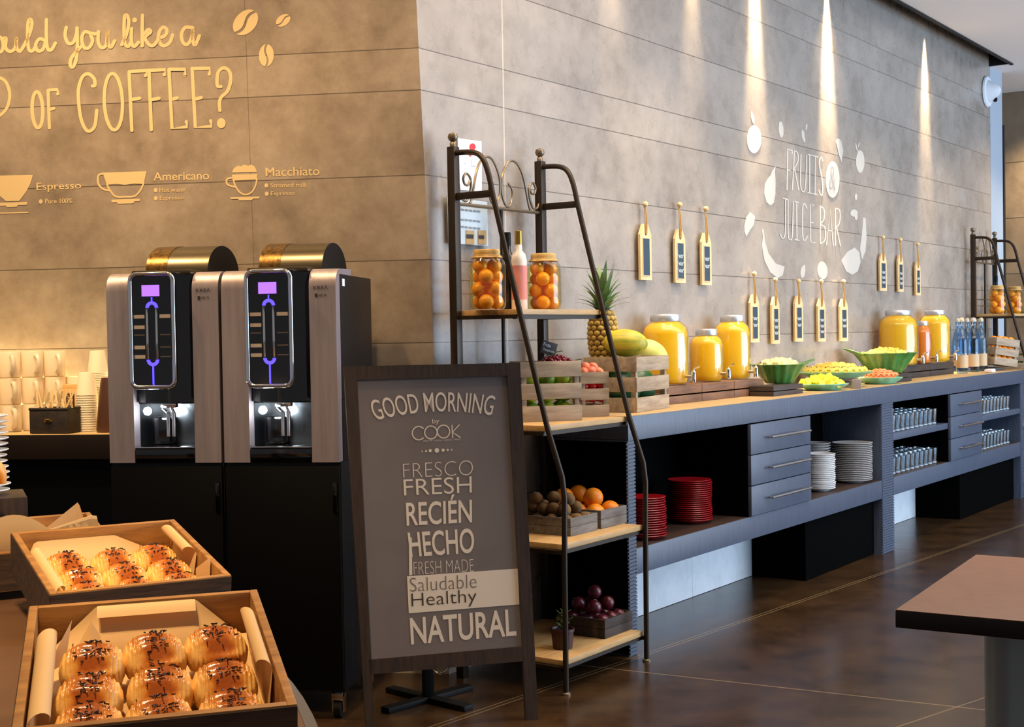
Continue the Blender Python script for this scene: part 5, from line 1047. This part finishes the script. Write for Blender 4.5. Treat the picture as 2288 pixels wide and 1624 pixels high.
def dispenser(label, px, npl, R, H, mat, scz=1.0):
    t = thing('juice_dispenser', label, 'juice jar', RF(tn(px, 850, npl), npl, RZT + .0004), RZR); hz = H - .03
    out = [(0, .001), (R * .80, .001), (R * .93, .012), (R * .97, .03), (R, .06), (R, hz * .80), (R * .93, hz * .90), (R * .72, hz * .965), (R * .62, hz)]
    MB().shell(out, 44).build('glass_body', 'glass', t)
    MB().lathe([(0, .006), (R * .78, .006), (R * .90, .016), (R * .945, .034), (R * .965, .062), (R * .965, hz * .795), (R * .89, hz * .892), (R * .70, hz * .955), (R * .60, hz * .985), (0, hz * .987)], 44).build('juice', mat, t)
    MB().lathe([(R * .645, hz - .002), (R * .655, hz), (R * .655, hz + .024), (R * .63, hz + .029), (0, hz + .029)], 40).build('lid', 'lid_steel', t)
    # embossed front panel, tap towards the room
    q = MB(); n_ = 8; V = []
    def panel(u, v): a = -PI / 2 + (-.42 + .84 * u); r = R * 1.006 + .003 * math.sin(PI * u) * math.sin(PI * v); return (r * math.cos(a), r * math.sin(a), hz * (.22 + .53 * v))
    q.grid(panel, 10, 8); q.build('embossed_panel', 'glass', t, fix=False)
    q = MB(); z = .040; q.tube([(0, -R * .95, z), (0, -R - .035, z)], .008, 10); s = q.build('tap', 'chrome', t)
    q = MB(); q.lathe([(.011, -.026), (.012, -.02), (.012, .018), (.008, .026), (0, .027)], 14, 0, -R - .036, z); q.build('spout', 'chrome', s)
    q = MB(); q.tube([(0, -R - .036, z + .026), (0, -R - .040, z + .036), (.0, -R - .066, z + .046)], [.004, .004, .0055], 8); q.build('lever', 'chrome', s); return t
dispenser('large juice jar nearest the melon crate, full of yellow juice', 1488, -3.035, .108, .328, 'juice'); dispenser('smaller juice jar between two large jars at the near end', 1579, -3.03, .081, .258, 'juice'); dispenser('large yellow juice jar beside the green cabbage-leaf bowl', 1637, -3.035, .092, .326, 'juice')
t2a, t2b = tn(2022, 846, -2.93), tn(2133, 832, -2.93)
for i in range(2):
    w = (t2b - t2a) / 2; slat_riser('dark brown crate riser under the far juice jars, %s one' % ('nearer', 'farther')[i], t2a + w * i + .002, t2a + w * (i + 1) - .002, -2.935, -3.14, RH, 'dark_riser')
_x = tn(1995, 840, -3.03)
slat_riser('low riser behind the tall green bowl under the first far juice jar', _x - .16, t2a - .003, -2.99, -3.14, RH, 'dark_riser')
dispenser('square shouldered yellow juice jar behind the far green bowl', 2008, -3.012, .124, .360, 'juice'); dispenser('slim orange carrot juice jar between the far yellow jars', 2062, -3.00, .058, .290, 'juice_carrot'); dispenser('last yellow juice jar beside the blue water bottles', 2090, -3.04, .105, .365, 'juice')
# green leaf bowls
def leaf_bowl(label, px, py, npl, R, H, fmat, up, lean, grp):
    t = thing('leaf_bowl', label, 'bowl', RF(tn(px, py, npl), npl, CT + up), RZR)
    def wob(a, i): return (.06 * math.cos(a * 13) + .06 * math.cos(a * 2 - 2 * lean)) * (i / 6 if i <= 6 else (13 - i) / 6)
    prof = [(0, 0), (R * .50, .0), (R * .56, .006), (R * .70, H * .35), (R * .84, H * .7), (R * .96, H * .95), (R * 1.0, H), (R * .985, H + .002), (R * .94, H * .94), (R * .81, H * .7), (R * .66, H * .36), (R * .50, .012), (0, .010)]
    MB().shell(prof, 72, wob=wob).build('bowl', 'bowl_green', t)
    q = MB()     # the long upturned leaf lip
    def lip(u, v): a = lean + (-.55 + 1.1 * u); k = math.sin(PI * u) ** .8; r = R * (.97 + .46 * v * k); return (r * math.cos(a), r * math.sin(a), H * (.93 + .33 * v * k))
    q.grid(lip, 14, 6); q.build('leaf_lip', 'bowl_green', t, fix=False, solid=.004)
    MB().lathe([(R * .74, H * .66), (R * .70, H * .74), (R * .4, H * .80), (0, H * .82)], 30).build('fruit_bed', fmat, t); return t
def chunks(t, n, R, z0, hump, size, mat, name, label, grp):
    src = []
    for k in range(n):
        r = R * math.sqrt((k + .5) / n); a = k * 2.4; s = size * random.uniform(.8, 1.2)
        if len(src) < 4:
            q = MB(); q.box(-size * .6, size * .6, -size * .45, size * .45, -size * .4, size * .4, size * .14); o = q.build(name, mat); src.append(o)
        else: o = src[k % 4].copy(); C.objects.link(o)
        o.location = t.matrix_basis @ Vector((r * math.cos(a), r * math.sin(a), z0 + hump * (1 - (r / R) ** 2) + random.uniform(-.004, .006))); o.rotation_euler = (random.uniform(-.6, .6), random.uniform(-.6, .6), random.uniform(0, 6)); tag(o, label, 'fruit piece', grp)
bpy.context.view_layer.update()
slat_riser('small dark slatted riser under the near green leaf bowl', tn(1712, 882, -2.84), tn(1778, 878, -2.84), -2.80, -2.93, .050, 'dark_riser')
G1 = leaf_bowl('green cabbage-leaf bowl of white melon chunks beside the near juice jars', 1740, 850, -2.93, .132, .098, 'fruit_white', .0505, -0.95, '')
chunks(G1, 34, .088, .092, .022, .034, 'fruit_white', 'melon_chunk', 'pale melon chunk heaped in the near green leaf bowl', 'melon chunks in the near leaf bowl')
_x = tn(1976, 815, -2.90)
slat_riser('grey slatted riser under the far green leaf bowl', _x - .12, _x + .20, -2.80, -3.0, .050, 'dark_riser')
G2 = leaf_bowl('green cabbage-leaf bowl of pineapple chunks in front of the far juice jars', 1978, 820, -2.90, .178, .125, 'fruit_pale', .0505, PI - .95, '')
chunks(G2, 42, .122, .112, .024, .040, 'fruit_pale', 'pineapple_chunk', 'pale yellow pineapple chunk in the far green leaf bowl', 'pineapple chunks in the far leaf bowl')
# plates of sliced fruit
def cake_plate(label, px, py, npl, R, H, up=0.0):
    t = thing('fruit_plate', label, 'plate', RF(tn(px, py, npl), npl, CT + up), RZR)
    def wob(a, i): return .035 * math.cos(a * 11) * (i in (3, 4, 5))
    MB().shell([(0, 0), (R * .62, 0), (R * .66, .004), (R * .98, H), (R * 1.0, H + .004), (R * .97, H + .006), (R * .6, H * .55), (0, H * .5)], 66, wob=wob).build('plate', 'plate_turquoise', t); return t
P1 = cake_plate('low turquoise plate of yellow fruit pieces in front of the big melon platter', 1838, 862, -2.838, .135, .030)
chunks(P1, 30, .10, .030, .034, .040, 'fruit_yellow', 'fruit_piece', 'bright yellow fruit piece on the low turquoise plate', 'yellow fruit on the low plate')
P2 = cake_plate('turquoise plate of orange papaya slices in front of the far leaf bowl', 1966, 853, -2.832, .130, .034)
MB().lathe([(.10, .03), (.085, .044), (.05, .054), (0, .058)], 30).build('fruit_bed', 'papaya', P2)
def slices(t, rings, size, mat, name, label, grp, z0, hump, R):
    src = None
    for r, n in rings:
        for k in range(n):
            a = 2 * PI * k / n + r * 7
            if src is None:
                q = MB(); P = [(size * math.cos(x), size * .8 * math.sin(x)) for x in [PI * i / 10 for i in range(11)]] + [(size * .55 * math.cos(x), size * .35 * math.sin(x)) for x in [PI - PI * i / 8 for i in range(9)]]
                q.extr([(x, -.006, z) for x, z in P], (0, .012, 0)); src = o = q.build(name, mat)
            else: o = src.copy(); C.objects.link(o)
            o.location = t.matrix_basis @ Vector((r * math.cos(a), r * math.sin(a), z0 + hump * (1 - (r / R) ** 2))); o.rotation_euler = (-.5, 0, a + PI / 2 + RZR); tag(o, label, 'fruit slice', grp)
slices(P2, ((.102, 22), (.07, 14), (.036, 8)), .024, 'papaya', 'papaya_slice', 'orange papaya slice on the turquoise plate', 'papaya slices', .040, .032, .12)
_x = tn(1880, 838, -2.93)
slat_riser('dark riser under the big platter of melon slices', _x - .22, _x + .20, -2.935, -3.07, .050, 'dark_riser')
P3 = cake_plate('large turquoise platter of yellow melon slices between the two green bowls', 1866, 832, -2.935, .205, .030, .0505)
MB().lathe([(.16, .028), (.14, .05), (.07, .062), (0, .068)], 30).build('fruit_bed', 'fruit_yellow', P3)
slices(P3, ((.175, 24), (.115, 16), (.06, 8)), .036, 'fruit_pale', 'melon_slice', 'pale yellow melon slice on the large platter', 'melon slices on the platter', .032, .034, .19)
q = MB()
for k in range(70): a = random.random() * 6.28; r = random.choice((.10, .145, .16)); q.ball((r * math.cos(a), r * math.sin(a), .066 - r * .06 + random.uniform(0, .008)), (.005, .004, .004), 6, 4)
o = q.build('seeds', 'seed', P3); o['kind'] = 'stuff'
t_ = tn(1916, 868, -2.72); o = MB().box(-.05, .05, -.025, .025, 0, .049, .003).build('stone_block', 'block_grey', loc=RF(tn(1914, 868, -2.745), -2.745, CT), rz=RZR + .35); tag(o, 'small grey block standing between the two turquoise plates', 'block')
# water bottles
def water(label, px, npl, h=.39):
    t = thing('water_bottle', label, 'bottle', RF(tn(px, 832, npl), npl, CT), RZR, 'swing-top water bottles'); R = .041
    MB().shell([(0, .001), (R * .9, .001), (R, .012), (R, h * .55), (R * .8, h * .68), (.016, h * .80), (.0145, h * .93), (.017, h * .94)], 28).build('glass', 'glass_blue', t)
    MB().lathe([(.016, h * .93), (.0165, h * .96), (.012, h), (0, h * 1.005)], 16).build('stopper', 'porcelain', t)
    q = MB(); q.tube([(-.018, 0, h * .86), (-.021, -.006, h * .93), (0, -.003, h * 1.012), (.021, -.006, h * .93), (.018, 0, h * .86)], .0022, 6); q.tube([(.018 * math.cos(a), .018 * math.sin(a), h * .865) for a in [2 * PI * i / 16 for i in range(16)]], .0022, 6, closed=True); q.build('wire_clasp', 'chrome', t)
    MB().shell([(R * 1.006, h * .10), (R * 1.01, h * .11), (R * 1.01, h * .32), (R * 1.006, h * .33)], 28).build('label', 'label_tan', t); return t
M('label_tan', '#c4ab86', 0.6)
for px, npl, w in ((2141, -3.07, 'behind the front row, beside the far juice jar'), (2162, -3.07, 'middle of the back row'), (2150, -2.90, 'front row, left'), (2175, -2.91, 'front row, second from left'), (2193, -2.92, 'front row, right'), (2178, -3.04, 'back row, right')):
    water('blue swing-top water bottle in the cluster, ' + w, px, npl)
o = MB().box(-.045, .045, -.03, .03, 0, .026, .012).build('napkin', 'napkin', loc=RF(tn(2212, 834, -2.76), -2.76, CT), rz=RZR); tag(o, 'crumpled white napkin beside the blue water bottles', 'napkin')
# tilted orange crate
n_ = -2.835; p = RF(tn(2233, 828, n_), n_, CT + .035); OC = crate('tilted slatted crate of oranges near the far rack', p, 0, .20, .15, .20, 3, gap=.30); OC.rotation_euler = (0.0, .0, math.radians(10)); OC.rotation_euler = (.0, -.14 * -1, math.radians(16)); bpy.context.view_layer.update()
for lvl in range(3):
    for i in range(2):
        for j in range(3): fruit('orange', 'orange in the tilted crate by the far rack', OC.matrix_basis @ Vector((-.048 + .048 * j, -.032 + .064 * i, .050 + .070 * lvl)), .0275, 'orange', 'oranges in the tilted crate')
o = MB().box(-.095, .0, -.06, .06, 0, .022, .003).build('wooden_wedge', 'dark_riser', loc=RF(tn(2233, 828, n_), n_, CT), rz=math.radians(16)); tag(o, 'dark wooden wedge tilting the orange crate by the far rack', 'block')
# ================================================================ FAR RACK CONTENTS
def R2P(x, n, k): return RF(10.44 + x, n, SHELF[k][0] + .0006)
CA = crate('pale crate of apples on the middle shelf of the far rack', R2P(.17, -2.84, 1), RZR, .22, .24, .16, 3, gap=.3); CB = crate('pale crate of lemons on the middle shelf of the far rack', R2P(.43, -2.84, 1), RZR, .22, .24, .13, 2, gap=.3)
for lvl in range(2):
    for i in range(3):
        for j in range(3): fruit('green_apple', 'green apple in a crate on the far rack', lp(CA, -.065 + .065 * i, -.07 + .07 * j, .045 + .068 * lvl), .032, 'lime_dark', 'green apples on the far rack'); fruit('lemon', 'yellow lemon in a crate on the far rack', lp(CB, -.065 + .065 * i, -.07 + .07 * j, .042 + .062 * lvl), (.034, .028, .028), 'fruit_yellow', 'lemons on the far rack')
for i in range(4): fruit('tomato', 'red tomato heaped on the far apple crate', lp(CA, -.06 + .04 * i, .05, .172 + .006 * (i % 2)), .027, 'tomato', 'red tomatoes on the far rack')
# ================================================================ WALL TAGS
def wall_tag(label, px, ky, by0, by1, blank, tilt):
    p = atn(px, (by0 + by1) / 2, WN + .012); top = atn(px, by0, WN + .012); bot = atn(px, by1, WN + .012); kn = atn(px, ky, WN + .012); H = top.z - bot.z; w = H * .40 if blank else H * .37
    t = thing('chalk_tag', label, 'wall tag', Vector((p.x, p.y, (top.z + bot.z) / 2)) + NR * .012, RZR + tilt, 'chalk tags on the juice wall'); c = w * .28
    P = [(-w / 2, -H / 2), (w / 2, -H / 2), (w / 2, H / 2 - c * 1.7), (w / 2 - c, H / 2), (-w / 2 + c, H / 2), (-w / 2, H / 2 - c * 1.7)]; MB().extr([(x, -.006, z) for x, z in P], (0, .012, 0)).build('wood_tag', 'tag_wood', t, smooth=False)
    m_ = w * .21; z0, z1 = -H / 2 + m_, H * .24; MB().box(-w / 2 + m_, w / 2 - m_, -.0075, -.005, z0, z1).build('slate', 'chalk_slate', t, smooth=False)
    q = MB()
    for x0, x1, za, zb in ((-w / 2 + m_ - .004, -w / 2 + m_, z0, z1), (w / 2 - m_, w / 2 - m_ + .004, z0, z1)): q.box(x0, x1, -.0085, -.005, za, zb)
    q.box(-w / 2 + m_ - .004, w / 2 - m_ + .004, -.0085, -.005, z1, z1 + .004); q.box(-w / 2 + m_ - .004, w / 2 - m_ + .004, -.0085, -.005, z0 - .004, z0); q.build('inner_lip', 'tag_wood', t, smooth=False)
    if not blank:
        f = Flat(lambda x, y, l: t.matrix_basis @ Vector((x, -.0076 - l, y))); hw = w / 2 - m_ - .006
        for zz in ((z0 + z1) / 2 + H * .10, (z0 + z1) / 2 - H * .04, (z0 + z1) / 2 - H * .17)[:random.choice((2, 3))]:
            f.stroke([(-hw + 2 * hw * i / 6, zz + H * .016 * (-1) ** i) for i in range(7)], .0045, False); f.stroke([(-hw * .8 + 1.5 * hw * i / 5, zz - H * .03 + H * .012 * (-1) ** i) for i in range(6)], .004, False)
        f.build('chalk_scribble', 'chalk', t)
    kz = kn.z - t.location.z
    q = MB()
    for s in (-1, 1): q.tube([(s * .004, -.009, H / 2 - c * 1.6), (s * .007, -.010, H / 2), (s * .005, -.006, kz * .6 + H * .2), (s * .002, .0, kz)], .0034, 6)
    q.build('rope_loop', 'rope', t); MB().ball((0, -.006, kz), .0135, 14, 10).build('peg', 'tag_wood', t); q = MB(); q.ball((0, -.0072, H / 2 - c * 1.6), (.006, .002, .006), 10, 6); q.build('eyelet', 'label_black', t)
bpy.context.view_layer.update()
for i, (px, ky, y0, y1, bl_, tl) in enumerate(((1436, 457, 501, 626, True, .0), (1513, 458, 513, 632, False, -.05), (1572, 467, 521, 637, False, -.04), (1680, 612, 658, 765, False, -.06), (1727, 625, 663, 768, False, .0), (1779, 628, 661, 763, False, -.08), (1830, 629, 667, 763, False, -.08), (1880, 629, 668, 762, False, -.12),
                                                (1968, 531, 567, 650, False, -.14), (2007, 536, 570, 652, False, -.04), (2046, 546, 585, 660, False, -.04))):
    lab = 'wooden hanging chalk tag, %s' % (('first of the upper three near the rack, its slate blank', 'second of the upper three near the rack', 'third of the upper three near the rack', 'first of the lower five, above the near juice jars', 'second of the lower five', 'middle one of the lower five', 'fourth of the lower five', 'last of the lower five', 'first of the three above the far juice jars', 'middle of the three above the far juice jars', 'last of the three, nearest the far rack')[i])
    wall_tag(lab, px, ky, y0, y1, bl_, tl)
# ================================================================ RIGHT TABLE
c0 = Vector((.718, 2.534, 0)); ru = Vector((.447, .894, 0)); rv = Vector((.82, -.572, 0)); rz_ = math.radians(-31); rx = Vector((math.cos(rz_), math.sin(rz_), 0)); ry = Vector((-math.sin(rz_), math.cos(rz_), 0))
rt = thing('bistro_table', 'dark-edged brown table on grey columns at the right edge', 'table', c0, rz_)
q = MB(); q.box(0, 1.1, 0, .70, .716, .7485, .002); q.build('tabletop', 'right_table_edge', rt); MB().box(.001, 1.099, .001, .699, .7485, .7502, .0006).build('laminate', 'right_table_top', rt)
for x in (.155, .86):
    q = MB(); q.lathe([(.062, .012), (.056, .02), (.056, .69), (.085, .700), (.085, .7155)], 32, x, .31); q.build('column', 'column_grey', rt); MB().lathe([(.19, 0), (.19, .008), (.06, .016)], 40, x, .31).build('base_plate', 'column_grey', rt)
# plant at the right edge
pt = thing('flower_pot', 'purple flowers in a tall dark pot at the far right edge', 'plant', RF(10.62, -2.36, 0), 0)
MB().lathe([(.11, 0), (.12, .01), (.15, .40), (.16, .42), (.14, .42), (.13, .38), (0, .38)], 28).build('pot', 'pot_dark', pt); q = MB(); s2 = MB()
for k in range(26):
    an_ = random.random() * 6.28; ln = random.uniform(.25, .46); d = Vector((math.cos(an_), math.sin(an_), 0)); sd = Vector((-d.y, d.x, 0)); V = []; F = []
    for i in range(7): s = i / 6; c = Vector((0, 0, .38)) + d * (.22 * s ** 1.5) + ZU * ln * (s - .2 * s * s); wd = .016 * math.sin(PI * min(1, s + .08)) + .0006; V += [c + sd * wd, c - sd * wd]
    for i in range(6): F.append((2 * i, 2 * i + 1, 2 * i + 3, 2 * i + 2))
    q.add(V, F)
q.build('leaves', 'stem_green', pt, fix=False)
for k in range(14): an_ = random.random() * 6.28; r = random.uniform(.02, .14); s2.ball((r * math.cos(an_), r * math.sin(an_), random.uniform(.62, .80)), (.028, .028, .02), 10, 6)
s2.build('flowers', 'petal', pt)
